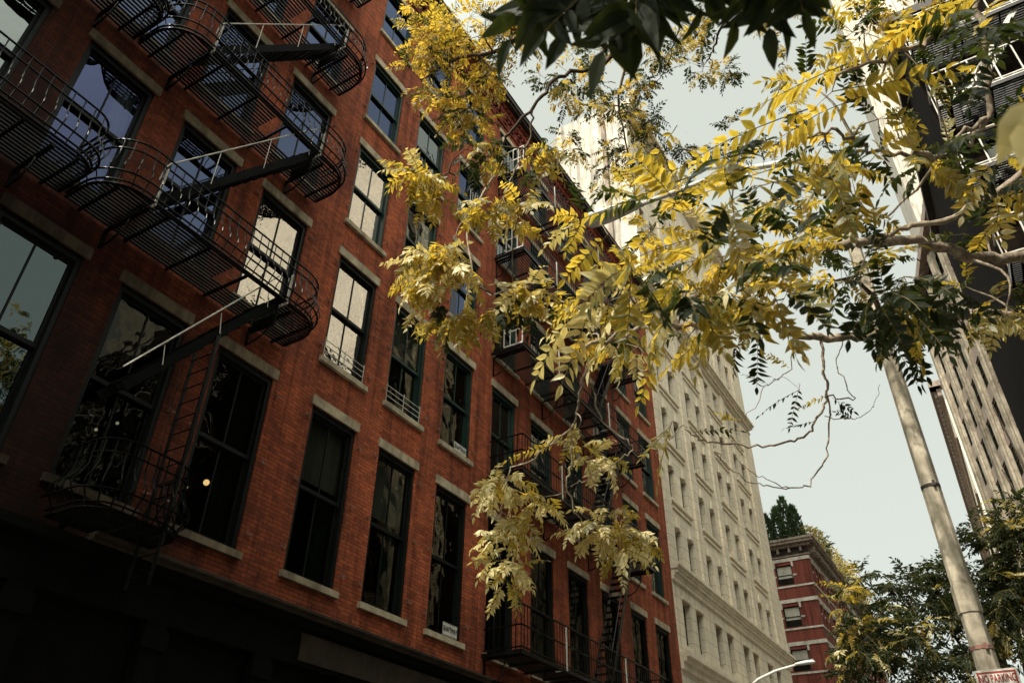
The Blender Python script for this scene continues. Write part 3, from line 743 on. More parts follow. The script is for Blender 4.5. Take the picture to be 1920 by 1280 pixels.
wl = []
for (a, c, z0, z1) in ho:
    if z0 > 7 and a > -7: wl.append(('n', a, c, z0, z1))
for (a, c, z0, z1) in fh:
    if z0 > 9.5: wl.append(('e', a, c, z0, z1))
wl = wl[:98]
for i, (s_, a, c, z0, z1) in enumerate(wl):
    b = MB(); q = MB(); zm = (z0+z1)/2
    def bx(p0, p1, u0, u1, v0, v1, B=b):
        if s_ == 'n': B.box(u0, u1, RY0+p0, RY0+p1, v0, v1)
        else: B.box(-p1, -p0, u0, u1, v0, v1)
    e = .07
    bx(.10, .17, a+.003, a+e, z0+.003, z1-.003); bx(.10, .17, c-e, c-.003, z0+.003, z1-.003); bx(.10, .17, a+e, c-e, z1-e, z1-.003); bx(.10, .17, a+e, c-e, z0+.003, z0+e); bx(.11, .16, a+e, c-e, zm-.03, zm+.03)
    wn = put(b.build('window', M['blackpaint'], rb), ir)
    if s_ == 'n': q.quad((a+e*.8, RY0+.14, z0+e*.8), (c-e*.8, RY0+.14, z0+e*.8), (c-e*.8, RY0+.14, z1-e*.8), (a+e*.8, RY0+.14, z1-e*.8))
    else: q.quad((-.14, a+e*.8, z0+e*.8), (-.14, c-e*.8, z0+e*.8), (-.14, c-e*.8, z1-e*.8), (-.14, a+e*.8, z1-e*.8))
    q.build('pane', M['glass_far'], wn)
    if s_ == 'n':
        q = MB(); zz = [zm-.2, z1-.35, zm-.1][i % 3]
        q.quad((a+e, RY0+.136, zz), (c-e, RY0+.136, zz), (c-e, RY0+.136, z1-e), (a+e, RY0+.136, z1-e)); q.build('blind', M['blind'], wn)

# ------------------------------------------------------------------ buildings along the right side (they also show in the window reflections)
def plain_block(name, label, x0, x1, y0, y1, h, m, cat='building'):
    root = empty(name, ((x0+x1)/2, (y0+y1)/2, 0), label, cat); inv = -root.location
    b = MB(); b.box(x0, x1, y0, y1, 0, h); put(b.build('wall', m, root), inv); return root, inv
rn, in_ = plain_block('dark_brick_building', 'near black brick building with pale edged fire escape at upper right', 12.25, 26, 15.9, 25.3, 20.9, M['brickN'])
k = MB(); k.box(12.05, 26.1, 15.7, 25.3, 20.91, 21.2); put(k.build('parapet', M['darkmetal'], rn), in_)
for z in (4.2, 8.0, 11.6, 15.2):
    for x in (12.9, 15.2, 17.5, 19.8):
        b = MB(); b.box(x, x+.08, 15.84, 15.898, z, z+2.3); b.box(x+1.12, x+1.2, 15.84, 15.898, z, z+2.3); b.box(x+.08, x+1.12, 15.84, 15.898, z+2.2, z+2.3); b.box(x+.08, x+1.12, 15.84, 15.898, z, z+.08); b.box(x+.08, x+1.12, 15.85, 15.898, z+1.1, z+1.17)
        wn = put(b.build('window', M['blackpaint'], rn), in_)
        q = MB(); q.quad((x+.06, 15.88, z+.06), (x+1.14, 15.88, z+.06), (x+1.14, 15.88, z+2.24), (x+.06, 15.88, z+2.24)); q.build('pane', M['glass_far'], wn)
ro, io = plain_block('reflected_shade_block', 'dark low brick block across the street, added to dim the facade, seen only in reflections', 12.6, 26, 1.7, 7.6, 15.5, M['brickN'])  # block added black and raised to dim the lower facade
k = MB(); k.box(12.4, 26.1, 1.7, 7.6, 15.51, 15.8); put(k.build('parapet', M['darkmetal'], ro), io)
rt_, it2 = plain_block('shade_block', 'tall unseen dark brick block behind the camera, added to darken the facade', 12.6, 28, -64, -34.01, 27, M['brickN'])  # unseen block added to cut skylight on the lower left facade
rq, iq = plain_block('shade_block', 'dark brick block opposite the first windows, added to darken the facade', 12.62, 28, -33.9, 1.6, 26, M['brickN'])  # second added block, carries the skylight cut up to the first windows
# a light fire escape on its camera facing wall
fe3 = empty('fire_escape', (14.0, 15.89, 0), 'fire escape with pale sunlit bars on the dark building at upper right', 'fire escape')
fe3.rotation_euler = (0, 0, rad(-90))
for z in (11.9, 14.35, 16.55, 18.8):
    pl = MB(); platform(pl, z, -1.7, 5.5, .95, 0); pl.build('platform', I, fe3)
    rl = MB(); railing(rl, z, -1.7, 5.5, .95, 0, 0, 1.05, (.05, .12, 1.05), .45, .03); rl.build('railing', M['paleiron'], fe3)
    for yy in (-1.5, 1.2, 4.2): bracket(z, yy, .92, .6).build('bracket', I, fe3)
for z, zb in ((11.9, 14.35), (14.35, 16.55), (16.55, 18.8)):
    s_ = stair(-1.2, z+.05, .6, zb, .4, .85).build('stair', M['paleiron'], fe3)

tw, it_ = plain_block('white_block', 'tall block with white side wall and pale piers past the dark building', 14.0, 40, 25.4, 32.6, 41.4, M['whitewall'])
k = MB(); k.box(13.7, 40.1, 25.1, 32.7, 41.41, 41.9); put(k.build('parapet', M['darkmetal'], tw), it_)
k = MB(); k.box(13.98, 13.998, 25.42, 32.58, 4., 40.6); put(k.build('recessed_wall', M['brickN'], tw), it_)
for i in range(3):
    y = 25.42+2.92*i
    k = MB(); k.box(13.35, 13.979, y, y+.7, .15, 41.4); put(k.build('pier', M['limeplain'], tw), it_)
for j in range(10):
    z = 6+3.4*j
    k = MB(); k.box(13.8, 13.979, 25.45, 32.55, z-1.1, z-.15); put(k.build('spandrel', M['brownstone'], tw), it_)
    for i in range(2):
        y = 26.5+2.92*i
        b = MB(); b.box(13.90, 13.979, y, y+.1, z, z+2.2); b.box(13.90, 13.979, y+1.3, y+1.4, z, z+2.2); b.box(13.90, 13.979, y+.1, y+1.3, z+2.1, z+2.2); b.box(13.9, 13.979, y+.1, y+1.3, z, z+.1); b.box(13.92, 13.979, y+.1, y+1.3, z+1.05, z+1.12)
        wn = put(b.build('window', M['blackpaint'], tw), it_)
        q = MB(); q.quad((13.95, y+.08, z+.08), (13.95, y+.08, z+2.12), (13.95, y+1.32, z+2.12), (13.95, y+1.32, z+.08)); q.build('pane', M['glass_far'], wn)

rc = empty('pillared_building', (17.0, 47.0, 0), 'grey office block with rows of projecting pale piers at the right edge', 'building'); rc.rotation_euler = (0, 0, rad(11.3))
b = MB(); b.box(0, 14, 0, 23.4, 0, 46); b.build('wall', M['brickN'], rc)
for i in range(8):
    b = MB(); b.box(-.34, -.002, 3.2*i, 3.2*i+1.25, .15, 45.5); b.box(-.46, -.341, 3.2*i+.3, 3.2*i+.95, .15, 45.5); b.build('pier', M['pierstone'], rc)
for j in range(12):
    z = 4+3.5*j
    for i in range(7):
        y = 3.2*i+1.26
        b = MB(); b.box(-.16, -.003, y, y+1.93, z-1.15, z-.05); b.build('spandrel', M['brownstone'], rc)
        b = MB(); b.box(-.1, -.004, y, y+.1, z, z+2.2); b.box(-.1, -.004, y+1.83, y+1.93, z, z+2.2); b.box(-.1, -.004, y+.1, y+1.83, z+2.1, z+2.2); b.box(-.1, -.004, y+.1, y+1.83, z+1.05, z+1.12)
        wn = b.build('window', M['blackpaint'], rc)
        q = MB(); q.quad((-.05, y+.09, z), (-.05, y+.09, z+2.15), (-.05, y+1.84, z+2.15), (-.05, y+1.84, z)); q.build('pane', M['glass_far'], wn)
b = MB(); b.box(-.8, 14, -.3, 23.7, 46.01, 46.8); b.build('cornice', M['brownstone'], rc)
rd, id_ = plain_block('corniced_building', 'distant block with a deep overhanging dark cornice beyond the pale piers', 12.9, 30, 110, 215, 58, M['limeplain'])
k = MB(); k.box(11.5, 12.89, 108.6, 216, 59.4, 60.2); k.box(12.3, 12.89, 109.2, 216, 58.2, 59.3)
k.box(11.5, 30, 108.5, 109.99, 59.4, 60.2)
y = 110.2
while y < 214: k.box(11.9, 12.88, y, y+.5, 58.5, 59.39); y += 1.5
put(k.build('cornice', M['brownstone'], rd), id_)
k = MB()
for z in (52., 44., 36., 28.): k.box(12.6, 12.89, 110, 215, z, z+.6)
put(k.build('string_course', M['brownstone'], rd), id_)
ft, if_ = plain_block('white_tower', 'very tall sunlit white tower seen through leaves at upper right', 17.0, 30, 100, 125, 150, M['whitewall'])
k = MB()
for i in range(4): k.box(17.6+2.9*i, 18.4+2.9*i, 99.7, 99.99, 5, 149)
put(k.build('pier', M['whitewall'], ft), if_)

# ------------------------------------------------------------------ street lights and sign
def lamp_head(b, p, d, L_, w_, h_):
    d = d.normalized(); s_ = d.cross(Vector((0, 0, 1))).normalized(); n = 9; rings = []
    for i in range(n+1):
        t = i/n; ww = w_*(.32+.68*math.sin(min(1, t*1.25)*math.pi/2)) * (1 if t < .8 else math.sqrt(max(.05, 1-((t-.8)/.2)**2))); hh = h_*(.5+.5*math.sin(t*math.pi*.8))*(1 if t < .85 else math.sqrt(max(.08, 1-((t-.85)/.15)**2)))
        c = p + d*(L_*t); rings.append([c + s_*(ww*math.cos(a)) + Vector((0, 0, hh*math.sin(a)*(1 if math.sin(a) > 0 else .55))) for a in [2*math.pi*j/10 for j in range(10)]])
    n0 = len(b.v)
    for r_ in rings: b.v += [tuple(v) for v in r_]
    for i in range(n):
        for j in range(10):
            a = n0+i*10+j; c = n0+i*10+(j+1) % 10; b.f.append((a, c, c+10, a+10)); b.m.append(0)
    b.f.append(tuple(n0+j for j in reversed(range(10)))); b.m.append(0); b.f.append(tuple(n0+n*10+j for j in range(10))); b.m.append(0)
sl1 = empty('street_light', (9.82, 9.37, 0), 'weathered street light pole dappled with leaf shadow, arm reaching left over the road', 'street light')
b = MB(); b.tube([(0, 0, .1), (0, 0, 1.2), (0, 0, 4.0), (0, 0, 10.7)], [.13, .112, .104, .08], 8); sl_p = b.build('pole', M['pole'], sl1)
b = MB(); b.tube([(0, 0, 3.98), (0, 0, 4.26)], .118, 8); b.build('collar', M['pole'], sl1)
for zz in (3.62, 5.35, 7.1):
    b = MB(); b.tube([(0, 0, zz), (0, 0, zz+.035)], .112-.0035*(zz-3.6), 10); b.box(.03, .06, -.135, -.09, zz-.01, zz+.05); b.build('steel_band', M['hookiron'] if zz < 5 else M['darkmetal'], sl1)
b = MB(); b.box(-.05, .05, -.15, -.09, 1.0, 1.4); b.build('access_cover', M['darkmetal'], sl1)
b = MB(); b.tube([(0, 0, 10.45), (-.4, 0, 10.95), (-1.4, 0, 11.25), (-3.0, 0, 11.3)], [.05, .05, .045, .04], 8); b.tube([(0, 0, 9.9), (-.7, 0, 10.6), (-1.35, 0, 11.2)], .022, 6); b.build('arm', M['lampwhite'], sl1, True)
b = MB(); lamp_head(b, Vector((-2.95, 0, 11.3)), Vector((-1, 0, .06)), 1.15, .19, .13); b.build('lamp_head', M['lampwhite'], sl1, True)
sl2 = empty('street_light', (2.85, 26.2, 0), 'distant pale cobra head street light at the bottom edge before the stone block', 'street light')
b = MB(); b.tube([(0, 0, .1), (0, 0, 7.0)], [.11, .07], 8); b.build('pole', M['pole'], sl2)
b = MB(); b.tube([(0, 0, 6.9), (.35, 0, 7.12), (.9, 0, 7.3), (1.6, 0, 7.42)], [.045, .045, .04, .035], 8); b.build('arm', M['lampwhite'], sl2, True)
b = MB(); lamp_head(b, Vector((1.52, 0, 7.42)), Vector((1, 0, .02)), .62, .12, .08); b.build('lamp_head', M['lampwhite'], sl2, True)
pq = at(1882, 1306, 6.2)
sg = empty('parking_sign', (pq.x, pq.y, 0), 'white NO PARKING sign with red letters at the lower right corner', 'sign')
b = MB(); b.tube([(0, .035, .1), (0, .035, pq.z+.10)], .022, 8); b.build('post', M['pole'], sg)
SW = .122
b = MB(); b.box(-SW, SW, -.004, .004, pq.z-.42, pq.z+.165); b.build('panel', M['signwhite'], sg)
b = MB()
for (x0, x1, z0, z1) in ((-SW+.012, SW-.012, pq.z+.142, pq.z+.152), (-SW+.012, -SW+.022, pq.z-.4, pq.z+.142), (SW-.022, SW-.012, pq.z-.4, pq.z+.142)): b.box(x0, x1, -.007, -.0045, z0, z1)
b.build('border', M['signred'], sg)
tx = text_obj('lettering', 'NO PARKING', .056, M['signred'], sg, (rad(90), 0, 0), (0, -.006, pq.z+.108), .0012); tx.scale = (.62, 1.15, 1)
# ------------------------------------------------------------------ trees
RL = random.Random(21)
def smooth(pts, n=6, jit=0.):
    P = [Vector(p) for p in pts]; Q = [P[0]*2-P[1]] + P + [P[-1]*2-P[-2]]; out = []
    for i in range(1, len(Q)-2):
        for k in range(n):
            t = k/n; a, b, c, d = Q[i-1], Q[i], Q[i+1], Q[i+2]
            v = .5*((2*b) + (c-a)*t + (2*a-5*b+4*c-d)*t*t + (3*b-a-3*c+d)*t**3)
            if jit and (k or i > 1): v = v + Vector((RL.gauss(0, jit), RL.gauss(0, jit), RL.gauss(0, jit)))
            out.append(v)
    out.append(P[-1]); return out
def leaflet(b, p, d, n, Lf, Wf, tone, mi, det):
    s = d.cross(n).normalized(); n = s.cross(d)
    fold = RL.uniform(.0, .5); curl = RL.uniform(-.12, .42); tw = RL.uniform(-.3, .3)
    n0 = len(b.v)
    if det:
        ts = (0., .16, .42, .72, 1.); wd = (0., .74, 1., .58, 0.)
        mids = [p + d*(Lf*t) - n*(Lf*curl*t*t) for t in ts]
        b.v += [tuple(v) for v in mids]
        for sg in (-1, 1):
            for i in (1, 2, 3):
                b.v.append(tuple(mids[i] + s*(sg*Wf*.5*wd[i]) + n*(Wf*.5*wd[i]*(fold + sg*tw)) + d*(RL.uniform(-.02, .02)*Lf)))
        A, B = n0+5, n0+8
        b.f += [(n0, n0+1, A), (n0+1, n0+2, A+1, A), (n0+2, n0+3, A+2, A+1), (n0+3, n0+4, A+2),
                (n0, B, n0+1), (n0+1, B, B+1, n0+2), (n0+2, B+1, B+2, n0+3), (n0+3, B+2, n0+4)]
        b.m += [mi]*8; b.tone += [max(0., tone-.45)]*5 + [min(1., tone+.12+RL.uniform(-.1, .1)) for _ in range(6)]
    else:
        q = p + d*(Lf*.45); e = p + d*Lf - n*(Lf*curl)
        b.v += [tuple(p), tuple(q + s*(Wf*.5) + n*(Wf*fold*.5)), tuple(e), tuple(q - s*(Wf*.5) + n*(Wf*fold*.5))]
        b.f += [(n0, n0+1, n0+2), (n0, n0+2, n0+3)]; b.m += [mi]*2; b.tone += [tone]*4
def compound(b, base, d, n, length, pairs, ll, mi, det=1, droop=.5, stalk=.22, rm=3):
    d = d.normalized(); p = Vector(base); tone0 = RL.random()
    steps = pairs+1; seg = length*(1-stalk)/steps
    pts = [p.copy()]
    st = length*stalk/2
    for _ in range(2):
        p = p + d*st; d = (d + Vector((0, 0, -1))*(droop*.10)).normalized(); pts.append(p.copy())
    nodes = []
    for i in range(steps):
        nodes.append((p.copy(), d.copy(), i)); p = p + d*seg
        d = (d + Vector((0, 0, -1))*(droop*1.1/steps) + Vector((RL.gauss(0, .03), RL.gauss(0, .03), RL.gauss(0, .03)))).normalized(); pts.append(p.copy())
    v0 = len(b.v)
    b.tube(pts, [length*.0062*(1-.7*i/len(pts))+.0004 for i in range(len(pts))], 4 if det else 3, rm, False)
    b.tone += [.5]*(len(b.v)-v0)
    n = (n - d*n.dot(d)).normalized()
    for q, dd, i in nodes:
        nn = (n - dd*n.dot(dd)).normalized(); s = dd.cross(nn)
        f = .62 + .55*math.sin(math.pi*(i+.6)/(steps+.2))
        for sg in (-1, 1):
            if RL.random() < .07: continue
            ld = (s*(sg*RL.uniform(.8, 1.05)) + dd*RL.uniform(.35, .75) - Vector((0, 0, 1))*RL.uniform(.0, .45)*max(.3, droop) + nn*RL.uniform(-.25, .15)).normalized()
            ln = (nn + Vector((RL.gauss(0, .42), RL.gauss(0, .42), RL.gauss(0, .42)))).normalized()
            if abs(ln.dot(ld)) > .9: ln = nn
            l_ = ll*min(1.1, f)*RL.uniform(.72, 1.15)
            leaflet(b, q + dd*RL.uniform(-.1, .1)*seg, ld, ln, l_, l_*RL.uniform(.34, .42), min(1, max(0, tone0*.6+RL.random()*.4)), mi, det)
    leaflet(b, p, (d + Vector((0, 0, -.1))).normalized(), (nn+Vector((RL.gauss(0,.2), RL.gauss(0,.2), 0))).normalized(), ll*.85, ll*.33, tone0, mi, det)
def view_dir(ang, depth=0.):
    return (RT*math.cos(ang) + UP*math.sin(ang) + FWD*depth).normalized()
class Tree:
    def __init__(s, name, loc, label, group=None):
        s.root = empty(name, loc, label, 'tree', group); s.inv = -s.root.location
        s.cr = MB(); s.cr.tone = []; s.tw = MB(); s.nodes = []
    def limb(s, pts, r0, r1, m='bark', name='branch', jit=.006, k=7, n=6):
        r0 *= DS; r1 *= DS; jit *= DS; q = smooth(pts, n, jit); b = MB(); N_ = len(q)
        rr = [(r0+(r1-r0)*(i/(N_-1))**.8)*(1+.12*math.sin(i*2.3)+RL.uniform(-.08, .08)) for i in range(N_)]
        b.tube(q, rr, k)
        o = b.build(name, M[m], s.root, True); o.location = s.inv
        s.nodes += [(v, r) for v, r in zip(q, rr)]; return q
    def twig(s, p, far=.9):
        best = min(s.nodes, key=lambda t: (t[0]-p).length) if s.nodes else None
        if best is None or (best[0]-p).length > far or (best[0]-p).length < .03: return None
        a = best[0]; L_ = (p-a).length
        mid = (a+p)/2 + Vector((RL.gauss(0, .1), RL.gauss(0, .1), RL.gauss(.06, .08)))*L_
        q = smooth([a, mid, p], 4, .004*L_)
        r = min(best[1]*.9, .006+.013*L_)
        s.tw.tube(q, [r*(1-.65*i/(len(q)-1)) for i in range(len(q))], 5, 0, False)
        for v in q[len(q)//2:]: s.nodes.append((v, r*.5))
        return (q[-1]-q[-2]).normalized()
    def tuft(s, p, n, length, ll, pairs, w, det=1, droop=.6, far=.9, bias=None):
        td = s.twig(p, far*DS) or Vector((RL.gauss(0, .5), RL.gauss(0, .5), RL.uniform(-.4, .3))).normalized()
        for i in range(n):
            a = 2*math.pi*(i+RL.random()*.7)/n
            d = Vector((math.cos(a), math.sin(a), RL.uniform(-.45, .5))) + td*.8
            if bias is not None: d += bias
            mi = RL.choices((0, 1, 2), w)[0]
            up = Vector((RL.gauss(0, .35), RL.gauss(0, .35), 1)).normalized()
            compound(s.cr, p, d, up, length*RL.uniform(.65, 1.15), RL.choice((pairs-1, pairs, pairs+1)), ll, mi, det, droop*RL.uniform(.6, 1.4))
    def cluster(s, px, py, rx, ry, d, dd, nt, n, length, ll, pairs, w, det=1, droop=.6, far=.9, bias=None):
        for _ in range(nt):
            r = math.sqrt(RL.random()); a = RL.uniform(0, 2*math.pi)
            s.tuft(at(px+rx*r*math.cos(a), py+ry*r*math.sin(a), (d+RL.uniform(-dd, dd))*DS), n, length, ll, pairs, w, det, droop, far, bias)
    def hero(s, a, b_, d0, d1, pairs, ll, mi, up=None, droop=.15):
        A = at(a[0], a[1], d0*DS); B = at(b_[0], b_[1], d1*DS)
        s.twig(A, 1.8)
        compound(s.cr, A, (B-A), up or Vector((RL.gauss(0, .25), RL.gauss(0, .25), 1)).normalized(), (B-A).length*1.02, pairs, ll, mi, 1, droop, .15)
    def done(s, mats, twm='bark'):
        o = s.cr.build('crown', [M[m] for m in mats] + [M['rachis']], s.root); o.location = s.inv
        if s.tw.v:
            t = s.tw.build('twigs', M[twm], s.root, True); t.location = s.inv; prop(t, kind='stuff')
M['rachis'] = rough_mat('leaf_stalk', (.16, .12, .04), (.26, .18, .06), 20., .6, 0)
DS = 1.
def PX(l): return [at(p[0], p[1], p[2]*DS) for p in l]

# --- near tree on the right
DS = 1.9
A = Tree('ailanthus_tree', (12.2, 5.9, 0), 'nearest leafy tree reaching in from the right edge with long pale limbs and yellow leaves')
A.limb([(12.2, 5.9, 0), (12.25, 5.9, 1.6), (12.15, 5.9, 3.2), (12.2, 5.8, 5.4), (12.0, 5.7, 8.2)], .085, .04, 'bark', 'trunk', .01, 10)
A.limb([(12.15, 5.9, 3.6)] + PX([(2040, 470, 3.4), (1920, 478, 3.2), (1830, 482, 3.05), (1720, 452, 2.9), (1610, 458, 2.8), (1500, 470, 2.7), (1412, 498, 2.6), (1350, 520, 2.5), (1319, 551, 2.45), (1262, 572, 2.4), (1200, 585, 2.3)]), 0.0264, 0.0046)
A.limb([(12.18, 5.85, 4.8)] + PX([(2000, 280, 3.3), (1905, 335, 3.1), (1800, 398, 3.0), (1700, 430, 2.9), (1640, 445, 2.85)]), 0.0185, 0.0066)
A.limb([(12.15, 5.9, 3.2)] + PX([(2020, 640, 3.6), (1880, 590, 3.4), (1740, 600, 3.2), (1660, 628, 3.0), (1580, 634, 2.9), (1500, 628, 2.8), (1428, 611, 2.7), (1300, 614, 2.5), (1222, 607, 2.4), (1160, 636, 2.25), (1095, 652, 2.15)]), 0.0238, 0.0053, 'bark')
A.limb([(12.15, 5.8, 6.2)] + PX([(1960, -60, 3.2), (1842, -10, 3.0), (1850, 100, 2.9), (1852, 220, 2.85), (1800, 282, 2.8), (1700, 292, 2.7), (1620, 275, 2.6), (1560, 245, 2.5), (1500, 262, 2.4)]), 0.0145, 0.0040)
A.limb(PX([(1850, 222, 2.85), (1790, 262, 2.8), (1700, 370, 2.85), (1620, 420, 2.8)]), 0.0079, 0.0026)
A.limb(PX([(1660, 628, 3.0), (1640, 570, 3.0), (1610, 530, 2.95), (1540, 520, 2.9)]), 0.0119, 0.0040, 'barkdark')
A.limb([(12.05, 5.75, 7.2)] + PX([(1960, -140, 2.7), (1850, -40, 2.3), (1770, 60, 2.1), (1660, 110, 2.0), (1570, 140, 1.95)]), 0.0106, 0.0033)
tw1 = A.limb(PX([(1540, 630, 2.85), (1546, 700, 2.8), (1551, 742, 2.8), (1530, 790, 2.78), (1490, 828, 2.75), (1420, 835, 2.7), (1345, 831, 2.65), (1302, 817, 2.6), (1280, 797, 2.6)]), 0.0053, 0.0024, jit=.004)
A.limb(PX([(1551, 742, 2.8), (1556, 800, 2.8), (1545, 860, 2.78), (1520, 905, 2.75), (1480, 916, 2.7), (1420, 908, 2.66), (1372, 880, 2.62), (1343, 848, 2.6)]), 0.0032, 0.0016, jit=.004)
A.limb(PX([(1480, 916, 2.7), (1430, 895, 2.68), (1395, 875, 2.66), (1378, 852, 2.66)]), 0.0018, 0.0010, jit=.003)
A.limb(PX([(1551, 742, 2.8), (1600, 745, 2.85), (1570, 690, 2.85), (1580, 640, 2.9)]), 0.0026, 0.0016, jit=.004)
A.limb(PX([(1490, 628, 2.8), (1480, 690, 2.8), (1440, 720, 2.75), (1410, 770, 2.72), (1385, 790, 2.7)]), 0.0021, 0.0010, jit=.004)
A.limb(PX([(1546, 780, 2.8), (1600, 785, 2.85), (1640, 760, 2.85), (1650, 720, 2.85)]), 0.0016, 0.0008, jit=.004)
A.limb(PX([(1280, 797, 2.6), (1250, 830, 2.55), (1230, 850, 2.5)]), 0.0021, 0.0010, jit=.003)
# drooping twigs to the pale hanging sprays
A.limb(PX([(1200, 585, 2.35), (1140, 640, 2.7), (1100, 690, 3.0), (1086, 745, 3.2), (1075, 790, 3.25), (1010, 850, 3.3), (952, 888, 3.35), (940, 950, 3.35), (934, 1030, 3.35)]), 0.0079, 0.0020, jit=.006)
A.limb(PX([(1075, 795, 3.25), (1070, 870, 3.25), (1067, 920, 3.25), (1095, 985, 3.25), (1155, 1015, 3.25)]), 0.0053, 0.0020, jit=.006)
A.limb(PX([(1100, 690, 3.0), (1130, 790, 3.1), (1185, 830, 3.1), (1172, 855, 3.15), (1110, 890, 3.2), (1070, 912, 3.25)]), 0.0040, 0.0020, jit=.006)
Y, D, P_ = (1, 0, 0), (0, 1, 0), (0, 0, 1)
for a, b_, d0, d1, pr_, ll, mi in [
    ((1590,120),(1405,188),1.95,1.85,8,.105,0), ((1560,172),(1785,128),1.95,2.0,9,.11,0), ((1530,200),(1275,282),1.95,1.85,9,.11,0),
    ((1650,170),(1440,240),2.0,1.95,8,.11,0), ((1460,270),(1210,330),2.05,1.95,8,.105,0), ((1300,330),(1065,405),2.0,1.9,8,.095,0),
    ((1270,235),(1195,345),2.1,2.1,6,.09,0), ((1500,300),(1290,365),2.1,2.,8,.1,0), ((1560,330),(1300,430),2.0,1.85,7,.12,0),
    ((1620,60),(1530,150),2.,2.,6,.09,0), ((1760,10),(1640,90),2.,2.,7,.1,0), ((1850,-20),(1700,60),2.1,2.1,8,.1,0),
    ((1180,480),(1015,600),2.1,2.0,7,.1,0), ((1120,545),(1050,720),1.95,1.9,6,.115,2), ((1160,560),(1100,690),2.0,2.0,6,.11,2), ((1090,560),(990,700),1.95,1.9,6,.11,2),
    ((1240,600),(1210,760),2.15,2.1,6,.1,0), ((1320,540),(1180,560),2.2,2.1,8,.1,0), ((1370,600),(1240,690),2.3,2.2,8,.1,0), ((1400,420),(1200,470),2.2,2.1,8,.11,0),
    ((1340,600),(1300,700),2.2,2.2,6,.1,2), ((1420,630),(1420,725),2.5,2.45,6,.085,1), ((1385,640),(1370,700),2.5,2.45,5,.085,1), ((1470,560),(1310,600),2.4,2.2,8,.1,0),
    ((1255,800),(1205,860),2.5,2.4,4,.1,0), ((1260,790),(1225,905),2.45,2.4,4,.1,0), ((1300,810),(1385,800),2.6,2.6,5,.06,1),
    ((1500,730),(1420,770),2.7,2.7,5,.05,1), ((1500,720),(1480,800),2.75,2.75,4,.05,1), ((1560,745),(1600,770),2.8,2.8,3,.06,1),
    ((1440,720),(1400,700),2.72,2.7,4,.05,1), ((1480,690),(1440,660),2.8,2.8,4,.055,0), ((1551,742),(1500,760),2.78,2.75,4,.05,0), ((1600,785),(1570,770),2.85,2.85,3,.045,1), ((1385,790),(1350,775),2.7,2.7,4,.05,0), ((1530,790),(1470,800),2.78,2.75,3,.05,1),
    ((1090,790),(1050,870),3.2,3.2,6,.07,0), ((1085,820),(1130,860),3.2,3.2,6,.065,0), ((1050,830),(950,855),3.3,3.25,7,.08,0),
    ((1140,440),(1060,520),2.1,2.05,6,.1,0), ((1230,420),(1150,520),2.15,2.1,7,.105,0), ((1600,420),(1380,470),2.35,2.2,9,.11,0), ((1520,440),(1400,560),2.3,2.25,7,.105,1)]:
    A.hero(a, b_, d0, d1, pr_+2, ll*.84, mi)
A.cluster(1260, 440, 180, 85, 2.45, .3, 11, 5, .26, .060, 8, (.64, .2, .16), 1, .6)
A.cluster(1480, 420, 140, 100, 2.6, .3, 7, 5, .26, .060, 8, (.72, .24, .04), 1, .6)
A.cluster(1330, 580, 140, 50, 2.45, .25, 8, 5, .25, .058, 8, (.52, .2, .28), 1, .7)
A.cluster(1140, 610, 80, 65, 2.35, .2, 5, 5, .25, .068, 6, (.62, .08, .3), 1, .8)
A.cluster(1620, 480, 110, 90, 3.1, .4, 5, 5, .26, .060, 8, (.45, .53, .02), 1, .6)
A.cluster(1570, 230, 120, 100, 2.6, .4, 6, 4, .28, .072, 7, (.62, .36, .02), 1, .5)
A.cluster(1690, 610, 65, 35, 3.0, .2, 6, 5, .30, .085, 6, (.03, .97, 0), 1, .8)
A.cluster(1790, 400, 110, 170, 3.3, .4, 5, 4, .30, .075, 7, (.38, .6, .02), 1, .6, 1.2)
A.cluster(1870, 590, 60, 55, 3.3, .4, 7, 4, .28, .07, 7, (.45, .5, .05), 1, .6, 1.2)
A.cluster(1660, 60, 70, 80, 3.2, .5, 6, 4, .3, .075, 7, (.45, .55, 0), 1, .6, 1.2)
A.cluster(1760, 180, 40, 50, 3.2, .4, 2, 4, .28, .075, 7, (.5, .5, 0), 1, .6, 1.2)
for (px, py, rx, ry, nt) in ((935, 905, 30, 25, 3), (950, 985, 40, 40, 4), (1000, 930, 30, 25, 2), (945, 1060, 45, 35, 4), (1100, 850, 40, 20, 3), (1160, 1010, 50, 25, 6), (1110, 985, 30, 20, 2)):
    A.cluster(px, py, rx*.8, ry*.8, 3.3, .1, nt+1, 4, .29, .072, 8, (.3, .02, .68), 1, .9, .6)
DS = 1.
# two big pale leaflets very near at the right edge
for (p, q) in (((1925, 190), (1888, 300)), ((1935, 225), (1915, 315))):
    a = at(*p, .85); b_ = at(*q, .83); leaflet(A.cr, a, (b_-a).normalized(), (-FWD+UP*.4).normalized(), (b_-a).length, .03, .2, 2, 1)
for (px, py, rx, ry, d, nt, w) in ((1650, 530, 90, 50, 3.2, 4, (.25, .74, .01)), (1760, 575, 80, 35, 3.3, 2, (.2, .8, 0)), (1800, 300, 80, 90, 3.4, 2, (.3, .7, 0)), (1885, 440, 35, 90, 3.4, 1, (.35, .65, 0)),
                                   (1560, 350, 100, 55, 2.8, 2, (.55, .45, 0)), (1400, 510, 120, 45, 2.6, 4, (.6, .36, .04)), (1290, 400, 120, 50, 2.5, 2, (.75, .2, .05)), (1240, 520, 100, 50, 2.4, 2, (.72, .2, .08)), (1480, 480, 100, 60, 2.8, 1, (.4, .6, 0))):
    A.cluster(px, py, rx, ry, d, .3, nt, 5, .25, .06, 8, w, 1, .7, 1.)
A.cluster(1800, 90, 60, 70, 3.3, .3, 3, 4, .26, .065, 7, (.2, .8, 0), 1, .7, 1.4)
